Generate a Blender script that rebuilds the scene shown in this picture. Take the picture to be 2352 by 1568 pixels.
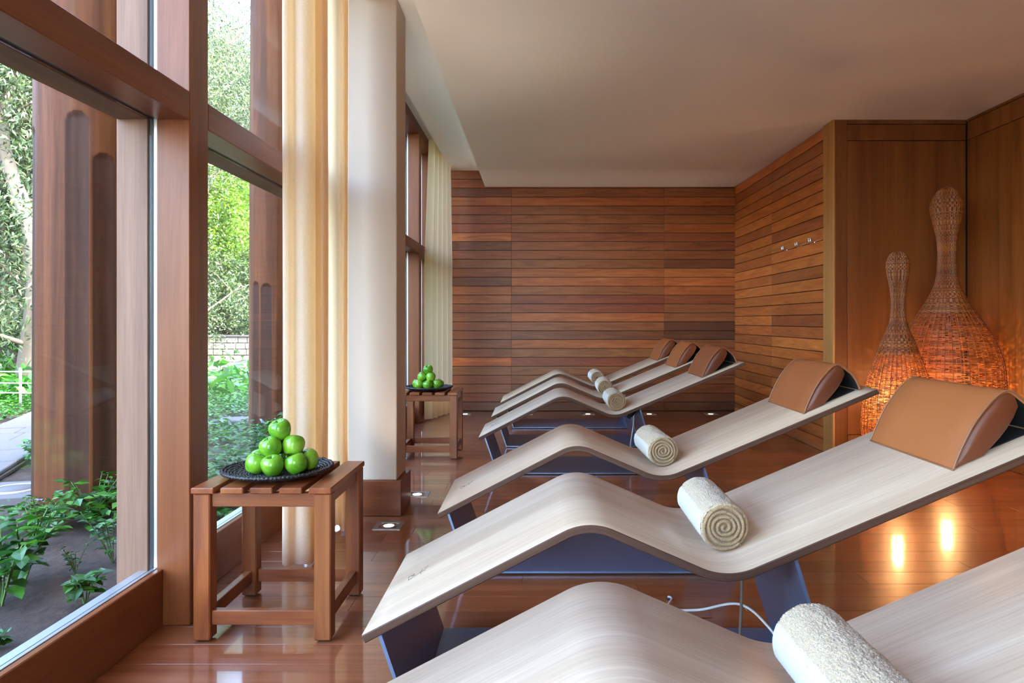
import bpy, bmesh, math, random
from mathutils import Vector, Matrix, noise
R = math.radians
random.seed(7)
sc = bpy.context.scene
C = sc.collection
for o in list(bpy.data.objects): bpy.data.objects.remove(o)

# ------------------------------------------------------------------ camera
cam_d = bpy.data.cameras.new('camera'); cam = bpy.data.objects.new('camera', cam_d); C.objects.link(cam)
cam.location = (0, 0, 1.05); cam.rotation_euler = (R(90), 0, 0)
cam_d.sensor_width = 36; cam_d.lens = 1600/2352*36
cam_d.shift_x = -56/2352; cam_d.shift_y = -48/2352
cam_d.clip_start = 0.05; cam_d.clip_end = 400
sc.camera = cam
# ------------------------------------------------------------------ sky, sun, exposure
world = bpy.data.worlds.new('world'); sc.world = world; world.use_nodes = True
wn = world.node_tree; wn.nodes.clear()
sky = wn.nodes.new('ShaderNodeTexSky'); sky.sky_type = 'NISHITA'; sky.sun_disc = False
sky.sun_elevation = R(58); sky.sun_rotation = R(115); sky.air_density = 1.0; sky.dust_density = 2.2; sky.ozone_density = 1.0
bg = wn.nodes.new('ShaderNodeBackground'); bg.inputs[1].default_value = 1.9
wo = wn.nodes.new('ShaderNodeOutputWorld')
wn.links.new(sky.outputs[0], bg.inputs[0]); wn.links.new(bg.outputs[0], wo.inputs[0])
sun_d = bpy.data.lights.new('sun', 'SUN'); sun_d.energy = 5.0; sun_d.angle = R(1.2); sun_d.color = (1, .93, .82)
sun = bpy.data.objects.new('sun', sun_d); C.objects.link(sun)
sun.rotation_euler = Vector((.72, -.42, 1.05)).to_track_quat('Z', 'Y').to_euler()
sc.view_settings.view_transform = 'Standard'; sc.view_settings.look = 'None'
sc.view_settings.gamma = 1; sc.view_settings.use_curve_mapping = False
sc.view_settings.exposure = 1.22
cy = sc.cycles
cy.use_denoising = True; cy.max_bounces = 14; cy.diffuse_bounces = 8; cy.glossy_bounces = 6
cy.transparent_max_bounces = 24; cy.transmission_bounces = 8
cy.caustics_reflective = False; cy.caustics_refractive = False; cy.sample_clamp_indirect = 6

# ------------------------------------------------------------------ mesh helpers
class MB:
    def __init__(s): s.v = []; s.f = []; s.m = []; s.uv = {}; s.sm = []
    def add(s, vs, fs, mi=0, smooth=False):
        n = len(s.v); s.v += [tuple(p) for p in vs]
        for f in fs: s.f.append(tuple(i+n for i in f)); s.m.append(mi); s.sm.append(smooth)
        return s
    def box(s, x0, x1, y0, y1, z0, z1, mi=0):
        return s.add([(x0,y0,z0),(x1,y0,z0),(x1,y1,z0),(x0,y1,z0),(x0,y0,z1),(x1,y0,z1),(x1,y1,z1),(x0,y1,z1)],
            [(0,3,2,1),(4,5,6,7),(0,1,5,4),(1,2,6,5),(2,3,7,6),(3,0,4,7)], mi)
    def cbox(s, x0, x1, y0, y1, z0, z1, c=.003, mi=0):          # box with chamfered edges
        cx, cy_, cz = (x0+x1)/2, (y0+y1)/2, (z0+z1)/2; h = ((x1-x0)/2, (y1-y0)/2, (z1-z0)/2)
        c = min(c, .45*min(h)*2)
        vs = []; idx = {}
        for sx in (-1,1):
            for sy in (-1,1):
                for sz in (-1,1):
                    for a in range(3):
                        d = [h[0]-c, h[1]-c, h[2]-c]; d[a] = h[a]
                        idx[(sx,sy,sz,a)] = len(vs); vs.append((cx+sx*d[0], cy_+sy*d[1], cz+sz*d[2]))
        fs = []
        for a in range(3):
            b, g = (a+1)%3, (a+2)%3
            for sa in (-1,1):
                q = []
                for sb, sg in ((-1,-1),(1,-1),(1,1),(-1,1)):
                    t = [0,0,0]; t[a] = sa; t[b] = sb; t[g] = sg; q.append(idx[(*t, a)])
                fs.append(q if sa > 0 else q[::-1])
            for sb in (-1,1):
                for sg in (-1,1):
                    q = []
                    for sa, w in ((-1,b),(1,b),(1,g),(-1,g)):
                        t = [0,0,0]; t[a] = sa; t[b] = sb; t[g] = sg; q.append(idx[(*t, w)])
                    fs.append(q if sb*sg < 0 else q[::-1])
        for sx in (-1,1):
            for sy in (-1,1):
                for sz in (-1,1):
                    q = [idx[(sx,sy,sz,a)] for a in range(3)]
                    fs.append(q if sx*sy*sz > 0 else q[::-1])
        return s.add(vs, fs, mi)
    def tube(s, path, r, n=8, mi=0, closed=False, caps=True, smooth=True):
        P = [Vector(p) for p in path]; rs = r if isinstance(r, (list, tuple)) else [r]*len(P)
        vs = []; fs = []; m = len(P); up = None
        for i, p in enumerate(P):
            a = P[i-1] if (i > 0 or closed) else p
            b = P[(i+1) % m] if (i < m-1 or closed) else p
            t = (b-a).normalized()
            if up is None: up = Vector((0,0,1)) if abs(t.z) < .9 else Vector((1,0,0))
            u = (up - t*up.dot(t)).normalized(); w = t.cross(u); up = u
            for k in range(n):
                an = 2*math.pi*k/n; vs.append(p + (u*math.cos(an) + w*math.sin(an))*rs[i])
        for i in range(m if closed else m-1):
            j = (i+1) % m
            for k in range(n):
                l = (k+1) % n; fs.append((i*n+k, i*n+l, j*n+l, j*n+k))
        if caps and not closed:
            fs.append(tuple(range(n-1,-1,-1))); fs.append(tuple((m-1)*n+k for k in range(n)))
        return s.add(vs, fs, mi, smooth)
    def lathe(s, prof, n=48, mi=0, cx=0, cy_=0, fn=None):
        vs = []; fs = []; m = len(prof)
        for r, z in prof:
            for k in range(n):
                an = 2*math.pi*k/n; rr = r*(fn(an, z) if fn else 1)
                vs.append((cx+rr*math.cos(an), cy_+rr*math.sin(an), z))
        for i in range(m-1):
            for k in range(n):
                l = (k+1) % n; fs.append((i*n+k, i*n+l, (i+1)*n+l, (i+1)*n+k))
        return s.add(vs, fs, mi, True)
    def sweep(s, prof, y0, y1, mi=0, smooth=False, caps=True):   # closed (x,z) outline extruded along y
        n = len(prof)
        vs = [(x, y0, z) for x, z in prof] + [(x, y1, z) for x, z in prof]
        fs = [(i, i+n, (i+1) % n + n, (i+1) % n) for i in range(n)]
        s.add(vs, fs, mi, smooth)
        if caps: s.add(vs, [tuple(range(n)), tuple(range(2*n-1, n-1, -1))], mi, False)
        return s
    def mesh(s, name):
        me = bpy.data.meshes.new(name); me.from_pydata(s.v, [], s.f); me.update()
        me.polygons.foreach_set('material_index', s.m); me.polygons.foreach_set('use_smooth', s.sm)
        bm = bmesh.new(); bm.from_mesh(me); bmesh.ops.recalc_face_normals(bm, faces=bm.faces); bm.to_mesh(me); bm.free()
        return me
def put(name, me, mats, parent=None, loc=(0,0,0), label=None, cat=None, group=None, kind=None, rot=None):
    if isinstance(me, MB): me = me.mesh(name)
    if mats is not None and not len(me.materials):
        for m in (mats if isinstance(mats, (list, tuple)) else [mats]): me.materials.append(m)
    o = bpy.data.objects.new(name, me); C.objects.link(o); o.location = loc
    if rot: o.rotation_euler = rot
    if parent: o.parent = parent
    tag(o, label, cat, group, kind); return o
def tag(o, label=None, cat=None, group=None, kind=None):
    if label: o['label'] = label
    if cat: o['category'] = cat
    if group: o['group'] = group
    if kind: o['kind'] = kind
def empty(name, loc=(0,0,0), label=None, cat=None, group=None, kind=None, rot=None):
    o = bpy.data.objects.new(name, None); C.objects.link(o); o.location = loc; o.empty_display_size = .1
    if rot: o.rotation_euler = rot
    tag(o, label, cat, group, kind); return o
def copy_tree(o, loc=None, label=None, group=None, rot=None, parent=None):
    c = o.copy(); C.objects.link(c)
    if parent: c.parent = parent
    if loc is not None: c.location = loc
    if rot is not None: c.rotation_euler = rot
    if label: c['label'] = label
    if group: c['group'] = group
    for ch in o.children: copy_tree(ch, parent=c)
    return c
def smooth_path(P, k=6):
    out = []; n = len(P)
    for i in range(n-1):
        p0, p1, p2, p3 = P[max(i-1,0)], P[i], P[i+1], P[min(i+2,n-1)]
        for j in range(k):
            t = j/k
            out.append(tuple(.5*((2*b)+(-a+c)*t+(2*a-5*b+4*c-d)*t*t+(-a+3*b-3*c+d)*t**3) for a,b,c,d in zip(p0,p1,p2,p3)))
    out.append(tuple(P[-1])); return out

# ------------------------------------------------------------------ materials
def srgb(h):
    h = h.lstrip('#'); c = [int(h[i:i+2], 16)/255 for i in (0,2,4)]
    return tuple((x/12.92 if x <= .04045 else ((x+.055)/1.055)**2.4) for x in c) + (1,)
class NT:
    def __init__(s, name):
        s.m = bpy.data.materials.new(name); s.m.use_nodes = True; s.t = s.m.node_tree; s.t.nodes.clear()
        s.out = s.n('ShaderNodeOutputMaterial')
    def n(s, t, **kw):
        nd = s.t.nodes.new(t)
        for k, v in kw.items(): setattr(nd, k, v)
        return nd
    def l(s, a, b): s.t.links.new(a, b)
    def ramp(s, fac, stops, interp='LINEAR'):
        r = s.n('ShaderNodeValToRGB'); r.color_ramp.interpolation = interp
        while len(r.color_ramp.elements) < len(stops): r.color_ramp.elements.new(.5)
        for e, (p, c) in zip(r.color_ramp.elements, stops): e.position = p; e.color = c if len(c) == 4 else (*c, 1)
        s.l(fac, r.inputs[0]); return r.outputs[0]
    def mix(s, f, a, b, mode='MIX'):
        m = s.n('ShaderNodeMix', data_type='RGBA', blend_type=mode)
        for sock, v in ((m.inputs[0], f), (m.inputs[6], a), (m.inputs[7], b)):
            if hasattr(v, 'links'): s.l(v, sock)
            else: sock.default_value = v
        return m.outputs[2]
    def math(s, op, a, b=None):
        m = s.n('ShaderNodeMath', operation=op)
        for i, v in ((0, a), (1, b)):
            if v is None: continue
            if hasattr(v, 'links'): s.l(v, m.inputs[i])
            else: m.inputs[i].default_value = v
        return m.outputs[0]
    def coords(s, kind='Object', scale=(1,1,1), jitter=True):
        tc = s.n('ShaderNodeTexCoord'); v = tc.outputs[kind]
        if jitter:
            oi = s.n('ShaderNodeObjectInfo'); va = s.n('ShaderNodeVectorMath', operation='MULTIPLY_ADD')
            s.l(oi.outputs['Random'], va.inputs[0]); va.inputs[1].default_value = (31, 47, 23); s.l(v, va.inputs[2]); v = va.outputs[0]
        mp = s.n('ShaderNodeMapping'); mp.inputs['Scale'].default_value = scale; s.l(v, mp.inputs[0]); return mp.outputs[0]
    def noise(s, vec, scale=1, detail=5, rough=.55, dist=0):
        t = s.n('ShaderNodeTexNoise'); s.l(vec, t.inputs['Vector'])
        t.inputs['Scale'].default_value = scale; t.inputs['Detail'].default_value = detail
        t.inputs['Roughness'].default_value = rough; t.inputs['Distortion'].default_value = dist; return t.outputs[0]
    def bsdf(s, color, rough=.5, metallic=0, bump=None, bumpk=.2, dist=.01, **kw):
        b = s.n('ShaderNodeBsdfPrincipled')
        for k, v in (('Base Color', color), ('Roughness', rough), ('Metallic', metallic)):
            if hasattr(v, 'links'): s.l(v, b.inputs[k])
            else: b.inputs[k].default_value = v
        for k, v in kw.items(): b.inputs[k.replace('_', ' ')].default_value = v
        if bump is not None:
            bp = s.n('ShaderNodeBump'); bp.inputs['Strength'].default_value = bumpk; bp.inputs['Distance'].default_value = dist
            s.l(bump, bp.inputs['Height']); s.l(bp.outputs[0], b.inputs['Normal'])
        return b
    def done(s, sh): s.l(sh.outputs[0], s.out.inputs[0]); return s.m
def wood(name, dark, mid, light, axis='X', across=11, along=.7, rough=.42, dist=1.6, tint=True, bump=.06, coords='Object', coat=0, spec=.5, fine=.35, coatr=.1):
    n = NT(name)
    def sc3(al, ac): return tuple(al if a == axis else ac for a in 'XYZ')
    v = n.coords(coords, sc3(along, across)); a = n.noise(v, 1, 6, .55, dist)
    col = n.ramp(a, [(.3, srgb(dark)), (.5, srgb(mid)), (.72, srgb(light))])
    v2 = n.coords(coords, sc3(5, 160)); b = n.noise(v2, 1, 3, .6)
    col = n.mix(fine, col, n.ramp(b, [(.3, (.45,.42,.4)), (.62, (1.12,1.1,1.08))]), 'MULTIPLY')
    if tint:
        oi = n.n('ShaderNodeObjectInfo'); col = n.mix(1, col, oi.outputs['Color'], 'MULTIPLY')
    rr = n.n('ShaderNodeMapRange'); n.l(b, rr.inputs[0]); rr.inputs[3].default_value = rough+.07; rr.inputs[4].default_value = rough-.05
    return n.done(n.bsdf(col, rr.outputs[0], bump=b, bumpk=bump, dist=.004, Coat_Weight=coat, Coat_Roughness=coatr, Specular_IOR_Level=spec))
def plain(name, col, rough=.5, metallic=0, bump_scale=None, bumpk=.1, vary=0, **kw):
    n = NT(name); c = srgb(col) if isinstance(col, str) else col
    bump = None
    if bump_scale:
        v = n.coords('Object'); bump = n.noise(v, bump_scale, 4)
    if vary:
        v = n.coords('Object'); f = n.noise(v, 3, 4); c = n.mix(n.math('MULTIPLY', f, vary), c, tuple(x*.55 for x in c[:3])+(1,))
    return n.done(n.bsdf(c, rough, metallic, bump=bump, bumpk=bumpk, dist=.003, **kw))
M = {}
M['plaster'] = plain('ceiling_plaster', '#f2f0ee', .9, bump_scale=90, bumpk=.04)
M['pillar'] = plain('pillar_plaster', '#b8a797', .85, bump_scale=70, bumpk=.06)
M['plank'] = wood('wall_plank', '#a8683e', '#c98655', '#e09c66', across=12, along=1.1, rough=.36, dist=2.6, fine=.22)
M['plank_y'] = wood('side_wall_plank', '#a8683e', '#c98655', '#e09c66', 'Y', across=12, along=1.1, rough=.36, dist=2.6, fine=.22)
M['floor'] = wood('floor_plank', '#b07a56', '#c68d66', '#dba67c', across=16, along=.5, rough=.3, dist=.9, bump=.02, fine=.3, coat=1.0, coatr=.06)
M['frame'] = wood('window_frame_timber', '#642f16', '#7a4222', '#8a502c', 'Z', across=7, along=.6, rough=.36, dist=.6, fine=.22, spec=.35)
M['frame_y'] = wood('window_rail_timber', '#642f16', '#7a4222', '#8a502c', 'Y', across=7, along=.6, rough=.36, dist=.6, fine=.22, spec=.35)
M['outer'] = wood('outer_frame_timber', '#6b4c3c', '#7c5a47', '#896651', 'Z', across=9, along=.6, rough=.65, dist=.5, fine=.3)
M['outer_y'] = wood('outer_rail_timber', '#6b4c3c', '#7c5a47', '#896651', 'Y', across=9, along=.6, rough=.65, dist=.5, fine=.3)
M['log'] = wood('log_timber', '#40200c', '#5a3016', '#70411e', 'Z', across=9, along=.35, rough=.6, dist=.7, tint=False, fine=.4, spec=.2)
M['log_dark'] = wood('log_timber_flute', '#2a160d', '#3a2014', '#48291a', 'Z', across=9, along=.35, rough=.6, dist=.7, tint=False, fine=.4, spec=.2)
M['veneer'] = wood('niche_veneer', '#85552a', '#a5733f', '#bb8a52', 'Z', across=8, along=.35, rough=.45, dist=.5, fine=.3)
M['trimlight'] = wood('light_corner_board', '#a06c34', '#b27c40', '#c08e52', 'Z', across=9, along=.5, rough=.5, dist=.4, fine=.25)
M['teak'] = wood('teak', '#6e3a1c', '#884b25', '#a06233', 'Y', across=12, along=1.5, rough=.33, dist=1, fine=.3)
M['teak_x'] = wood('teak_across', '#6e3a1c', '#884b25', '#a06233', 'X', across=12, along=1.5, rough=.36, dist=1, fine=.3)
M['teak_z'] = wood('teak_upright', '#6e3a1c', '#884b25', '#a06233', 'Z', across=12, along=1.5, rough=.36, dist=1, fine=.3)
M['oak'] = wood('bleached_oak_veneer', '#bda48b', '#cdb59c', '#dac6af', 'X', across=9, along=.5, rough=.4, dist=.5, tint=True, coords='UV', fine=.26, bump=.05)
M['ply'] = wood('oak_ply_edge', '#452a1c', '#583827', '#684834', 'X', across=60, along=1.2, rough=.6, dist=.2, tint=False, coords='UV', fine=.35)
M['steel'] = plain('sky_tinted_steel', '#7284a6', .28, .45, vary=.3)  # blue of the reflected sky is mixed into the steel colour
M['chrome'] = plain('chrome', '#d8d8d8', .15, 1)
M['alu'] = plain('aluminium_bead', '#c8ccd0', .35, .8)
M['gasket'] = plain('dark_gasket', '#22262a', .6)
M['black'] = plain('black_plastic', '#101010', .45)
M['velvet'] = plain('black_core_foam', '#0b0a0a', .95)
M['white_cable'] = plain('white_cable', '#e8e8ea', .4)
M['grey_cable'] = plain('grey_cable', '#6d6158', .5)
M['housing'] = plain('brushed_light_frame', '#b8b4ae', .35, .9)
M['stem'] = plain('brown_stem', '#5a4326', .8)
M['ink'] = plain('burnt_mark', '#6e5e52', .8)

def leather(name, col):
    n = NT(name); v = n.coords('Object'); f = n.noise(v, 3.5, 4); g = n.noise(v, 260, 3)
    c = n.mix(f, tuple(x*.82 for x in srgb(col)[:3])+(1,), tuple(min(1,x*1.15) for x in srgb(col)[:3])+(1,))
    oi = n.n('ShaderNodeObjectInfo'); c = n.mix(1, c, oi.outputs['Color'], 'MULTIPLY')
    return n.done(n.bsdf(c, .42, bump=g, bumpk=.12, dist=.002))
M['leather'] = leather('tan_leather', '#a26034')
M['leather_shade'] = leather('shaded_side_leather', '#8c4826')  # side panel leather, darker and redder to paint in its shade
M['piping'] = leather('leather_piping', '#8a5a38')

def glass():
    n = NT('window_glass'); lw = n.n('ShaderNodeLayerWeight'); lw.inputs[0].default_value = .5
    f = n.math('ADD', n.math('MULTIPLY', n.math('POWER', lw.outputs['Facing'], 5.0), .7), .012)
    tr = n.n('ShaderNodeBsdfTransparent'); tr.inputs[0].default_value = (.95,.975,.96,1)
    gl = n.n('ShaderNodeBsdfGlossy'); gl.inputs['Roughness'].default_value = .01
    mx = n.n('ShaderNodeMixShader'); n.l(f, mx.inputs[0]); n.l(tr.outputs[0], mx.inputs[1]); n.l(gl.outputs[0], mx.inputs[2])
    return n.done(mx)
M['glass'] = glass()
def sheer():
    n = NT('cream_curtain'); v = n.coords('Object', (260,260,260), False); w = n.noise(v, 1, 2)
    c = n.ramp(w, [(.35, srgb('#f5ead4')), (.65, srgb('#fff8ea'))])
    d = n.n('ShaderNodeBsdfDiffuse'); t = n.n('ShaderNodeBsdfTranslucent'); n.l(c, d.inputs[0])
    tc = n.mix(1, c, srgb('#ffe8c8'), 'MULTIPLY'); n.l(tc, t.inputs[0])
    mx = n.n('ShaderNodeMixShader'); mx.inputs[0].default_value = .6; n.l(d.outputs[0], mx.inputs[1]); n.l(t.outputs[0], mx.inputs[2])
    return n.done(mx)
M['curtain'] = sheer()
def towel(name, a, b):
    n = NT(name); v = n.coords('Object'); f = n.noise(v, 420, 3); g = n.noise(v, 60, 3)
    c = n.ramp(f, [(.3, srgb(a)), (.62, srgb(b))])
    return n.done(n.bsdf(c, .95, bump=f, bumpk=.8, dist=.004, Sheen_Weight=.4))
M['towel'] = towel('cream_terry', '#b08e6a', '#dcc4a0'); M['towel_end_shade'] = towel('shaded_terry_end', '#84643f', '#bd9c72')  # roll ends use a darker tan copy that paints in their shade
M['towel_hem'] = towel('white_hem_band', '#d2cabc', '#e2dccf')
def apple():
    n = NT('green_apple_skin'); v = n.coords('Object'); f = n.noise(v, 22, 3); sp = n.n('ShaderNodeTexVoronoi'); n.l(v, sp.inputs['Vector']); sp.inputs['Scale'].default_value = 240
    c = n.ramp(f, [(.35, srgb('#5d9a1e')), (.65, srgb('#8cbf38'))])
    c = n.mix(n.ramp(sp.outputs['Distance'], [(.1, (.5,)*3), (.2, (0,)*3)]), c, srgb('#c4dd86'))
    oi = n.n('ShaderNodeObjectInfo'); c = n.mix(1, c, oi.outputs['Color'], 'MULTIPLY')
    return n.done(n.bsdf(c, .22, Coat_Weight=.3, Coat_Roughness=.1, Subsurface_Weight=.08, Subsurface_Radius=(.01,.02,.005)))
M['apple'] = apple()
M['platefibre'] = plain('dark_woven_fibre', '#2c2729', .38, bump_scale=300, bumpk=.4)
def wicker():
    n = NT('wicker_cane'); g = n.n('ShaderNodeNewGeometry'); c = n.ramp(g.outputs['Random Per Island'], [(0, srgb('#6b330e')), (.5, srgb('#8e4c1a')), (1, srgb('#aa672a'))])
    d = n.bsdf(c, .5); t = n.n('ShaderNodeBsdfTranslucent'); t.inputs[0].default_value = srgb('#c8622a')
    mx = n.n('ShaderNodeMixShader'); mx.inputs[0].default_value = .09; n.l(d.outputs[0], mx.inputs[1]); n.l(t.outputs[0], mx.inputs[2]); return n.done(mx)
M['wicker'] = wicker()
def emit(name, col, k):
    n = NT(name); e = n.n('ShaderNodeEmission'); e.inputs[0].default_value = srgb(col); e.inputs[1].default_value = k; return n.done(e)
M['bulb'] = emit('lamp_bulb_glow', '#ffb060', 30); M['led'] = emit('floor_light_glow', '#fff0d8', 3)
def leafmat(name, stops, trans=.35, rough=.5):
    n = NT(name); g = n.n('ShaderNodeNewGeometry')
    c = n.ramp(g.outputs['Random Per Island'], [(p, srgb(h)) for p, h in stops])
    oi = n.n('ShaderNodeObjectInfo'); c = n.mix(1, c, oi.outputs['Color'], 'MULTIPLY')
    d = n.bsdf(c, rough); t = n.n('ShaderNodeBsdfTranslucent'); n.l(n.mix(1, c, (1.2,1.25,.7,1), 'MULTIPLY'), t.inputs[0])
    mx = n.n('ShaderNodeMixShader'); mx.inputs[0].default_value = trans; n.l(d.outputs[0], mx.inputs[1]); n.l(t.outputs[0], mx.inputs[2]); return n.done(mx)
M['euca'] = leafmat('eucalyptus_leaves', [(0, '#22301f'), (.45, '#465a3a'), (.8, '#6f7c58'), (1, '#a09c80')])
M['lime'] = leafmat('fresh_leaves', [(0, '#466a1e'), (.5, '#6a8f2c'), (1, '#96aa48')], .45)
M['cover'] = leafmat('ground_cover_leaves', [(0, '#163c10'), (.5, '#285f1a'), (1, '#4f862c')], .3, .35)
M['bark'] = plain('pale_bark', '#857465', .85, vary=.8, bump_scale=12, bumpk=.4)
M['twig'] = plain('green_stem', '#4c6a30', .7)
M['petal'] = plain('blue_petal', '#6a78d8', .6)
def soil():
    n = NT('garden_soil'); v = n.coords('Object', jitter=False); a = n.noise(v, 1.2, 5); b = n.noise(v, 22, 8, .7)
    c = n.mix(n.ramp(a, [(.4, (0,)*3), (.65, (1,)*3)]), srgb('#3c2b22'), srgb('#624a3c'))
    c = n.mix(.8, c, n.ramp(b, [(.3, (.22,)*3), (.7, (1.3,)*3)]), 'MULTIPLY')
    return n.done(n.bsdf(c, .9, bump=b, bumpk=.9, dist=.05))
M['soil'] = soil()
M['stone'] = plain('pale_flagstone', '#595355', .8, vary=.6, bump_scale=25, bumpk=.3)
M['block'] = plain('grey_stone_block', '#9a938a', .85, vary=.7, bump_scale=14, bumpk=.5)
M['cream_stone'] = plain('sunlit_terrace_stone', '#b8ae9e', .85, vary=.3)
M['cast'] = plain('pale_cover_ring', '#8d8a86', .6, vary=.3)
def tint(o, c): o.color = (*c, 1); return o
def jig(base, k=.12):
    f = 1 + random.uniform(-k, k); return tuple(max(0, b*f*(1+random.uniform(-.04, .04))) for b in base)

# ================================================================== SETTING
XG, XR, XF = -1.328, -1.194, -1.286         # glass plane, room face of the posts, room face of the sill rails
YB, XS = 8.1, 2.32                          # plank back wall, plank side wall
YN, XN = 5.38, 3.32                         # niche back panel, right-hand wall
ZC, ZU, ZP = 2.6, 2.79, 3.05                # lower ceiling, raised strip, curtain pocket
Y0 = -3.2                                   # wall behind the camera
_cache = {}
def piece(name, dims, mat, parent, loc, c=.0015, col=None):
    key = (tuple(round(d, 4) for d in dims), mat.name)
    if key not in _cache:
        a, b, h = (d/2 for d in dims); _cache[key] = MB().cbox(-a, a, -b, b, -h, h, c).mesh(name)
    o = put(name, _cache[key], mat, parent, loc)
    if col: tint(o, col)
    return o
# floor: boards run across the room
floor = put('floor', MB().box(-1.47, XN+.1, Y0-.1, YB+.1, -.2, -.014), M['gasket'], kind='structure', label='polished reddish timber plank floor of the room', cat='floor')
FP = [(.46,.40,.39), (.52,.43,.39), (.41,.34,.32), (.58,.46,.40), (.50,.38,.35), (.39,.31,.29)]
y = Y0; i = 0; pw = .13
while y < YB - .01:
    w = min(pw, YB - y); near = y < 1.3
    cuts = [-1.30, XN-.001] if near else [-1.30]
    if not near:
        x = -1.30 + random.uniform(.5, 1.9)
        while x < XN - .4:
            cuts.append(x); x += random.uniform(1.2, 2.1)
        cuts.append(XS-.001 if y > 5.6 else XN-.001)
        if y > 5.6: cuts = [c for c in cuts if c <= XS]
    for a, b in zip(cuts, cuts[1:]):
        piece('plank', (b-a-.0012, w-.0012, .014), M['floor'], floor, ((a+b)/2, y+w/2, -.0071), .0005, tuple(q*w for q, w in zip(jig(random.choice(FP), .08), (1.0,.82,.66))))
    y += w
# plank back wall
wall_back = put('wall_back', MB().box(-1.47, XS+.3, YB, YB+.15, -.05, 3.3), M['gasket'], kind='structure', label='back wall clad in mixed brown horizontal hardwood planks', cat='wall')
TB = {'b': (.46,.40,.38), 'o': (.66,.53,.40), 'r': (.46,.34,.32), 'd': (.31,.24,.25), 'p': (.42,.25,.28), 'l': (.86,.72,.55), 'v': (.20,.155,.16), 'y': (.47,.42,.34), 'O': (.88,.60,.34)}
rows = ['boo', 'rbb', 'dyy', 'ooo', 'rbb', 'ryy', 'rbo', 'lrr', 'dbr', 'rbb', 'byd', 'rol', 'dol', 'oyo', 'opr', 'rpb', 'bob', 'rbv', 'rdv', 'rob', 'ryo', 'Opr', 'ybr', 'rbb', 'bdr', 'rbd', 'dvv']
def clad(cols, rowcodes, ztop, pitch, mat, parent, place):
    for i, rc in enumerate(rowcodes):
        z1 = ztop - i*pitch; z0 = max(z1 - pitch, .002)
        for (a, b), k in zip(cols, rc):
            c = jig(TB[k], .06); c = (c[0]*.95, c[1]*.77, c[2]*.58); dp = .016 + random.uniform(0, .0022)
            place(a, b, z0, z1, dp, c)
ztop = 2.586 + 2*.1033
def pl_back(a, b, z0, z1, dp, c): piece('plank', (b-a-.0015, .02, z1-z0-.006), M['plank'], wall_back, ((a+b)/2, YB+.01-dp, (z0+z1)/2), .0012, c)
clad([(-1.30,-.289), (-.289,1.483), (1.483,XS)], rows, ztop, .1033, None, None, pl_back)
# plank side wall
wall_side = put('wall_side', MB().box(XS, XS+.25, 5.55, YB+.12, -.05, 3.3), M['gasket'], kind='structure', label='side wall clad in honey coloured horizontal planks with coat hooks', cat='wall')
TS = {'o': (.80,.62,.42), 'b': (.62,.48,.36), 'l': (1.0,.80,.54), 'r': (.55,.38,.30), 'd': (.42,.31,.26), 'y': (.70,.56,.36)}
rs = ['lo', 'rr', 'ob', 'or', 'oo', 'ly', 'bo', 'or', 'ol', 'ol', 'lo', 'ob', 'lo', 'oy', 'ob', 'lr', 'ob', 'bl', 'oo', 'bo', 'ob', 'bo', 'ob', 'bb', 'ob', 'db']
for i, rc in enumerate(rs):
    z1 = 2.598 - i*.1; z0 = max(z1-.1, .002)
    for (a, b), k in zip([(6.82, YB-.019), (5.562, 6.82)], rc):
        piece('plank', (.02, b-a-.0015, z1-z0-.006), M['plank_y'], wall_side, (XS+.01-(.016+random.uniform(0,.002)), (a+b)/2, (z0+z1)/2), .0012, tuple(q*w for q, w in zip(jig(TS[k], .12), (1.06,.93,.68))))
put('baseboard_side', MB().cbox(XS-.024, XS-.009, 5.565, YB-.03, .001, .05, .002), M['plank_y'], kind='structure', label='low honey board along the foot of the side wall', cat='baseboard').color = (.7,.56,.4,1)
# niche: corner board, back panels, right-hand wall
put('trim_1', MB().cbox(2.289, 2.305, YN-.004, 5.56, .001, ZC-.001, .002), M['trimlight'], kind='structure', label='pale upright corner board where the plank wall meets the niche', cat='trim')
wall_niche = put('wall_niche', MB().box(2.3055, XN+.2, YN+.02, YN+.2, -.05, 3.2), M['gasket'], kind='structure', label='niche wall of brown vertical grain panels behind the lamps', cat='wall')
def panel(x0, x1, y0, y1, z0, z1, parent, c=.003, col=(1,1,1), m='veneer', nm='panel'):
    o = put(nm, MB().cbox(x0, x1, y0, y1, z0, z1, c), M[m], parent); return tint(o, col)
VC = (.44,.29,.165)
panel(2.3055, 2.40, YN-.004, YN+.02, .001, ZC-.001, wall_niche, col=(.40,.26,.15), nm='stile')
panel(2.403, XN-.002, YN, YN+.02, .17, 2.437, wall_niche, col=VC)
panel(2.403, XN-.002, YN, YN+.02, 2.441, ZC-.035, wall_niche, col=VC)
panel(2.403, XN-.002, YN-.006, YN+.02, ZC-.032, ZC-.001, wall_niche, col=(.4,.33,.28), nm='cornice_strip')
panel(2.403, XN-.002, YN-.008, YN+.02, .001, .167, wall_niche, col=(.5,.42,.35), nm='skirting')
wall_right = put('wall_right', MB().box(XN+.02, XN+.2, Y0, YN+.1, -.05, 3.2), M['gasket'], kind='structure', label='right wall of tan vertical grain panels beside the tall lamp', cat='wall')
for a, b in ((4.2, YN-.012), (3.0, 4.197), (1.8, 2.997), (.6, 1.797), (-.6, .597), (-1.8, -.603), (Y0, -1.803)):
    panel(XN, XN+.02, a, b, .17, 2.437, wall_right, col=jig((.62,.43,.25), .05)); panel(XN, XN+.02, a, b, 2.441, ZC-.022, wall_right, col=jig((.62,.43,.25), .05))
panel(XN-.006, XN+.02, Y0, YN-.012, ZC-.02, ZC-.001, wall_right, col=(.45,.37,.3), nm='cornice_strip')
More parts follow.
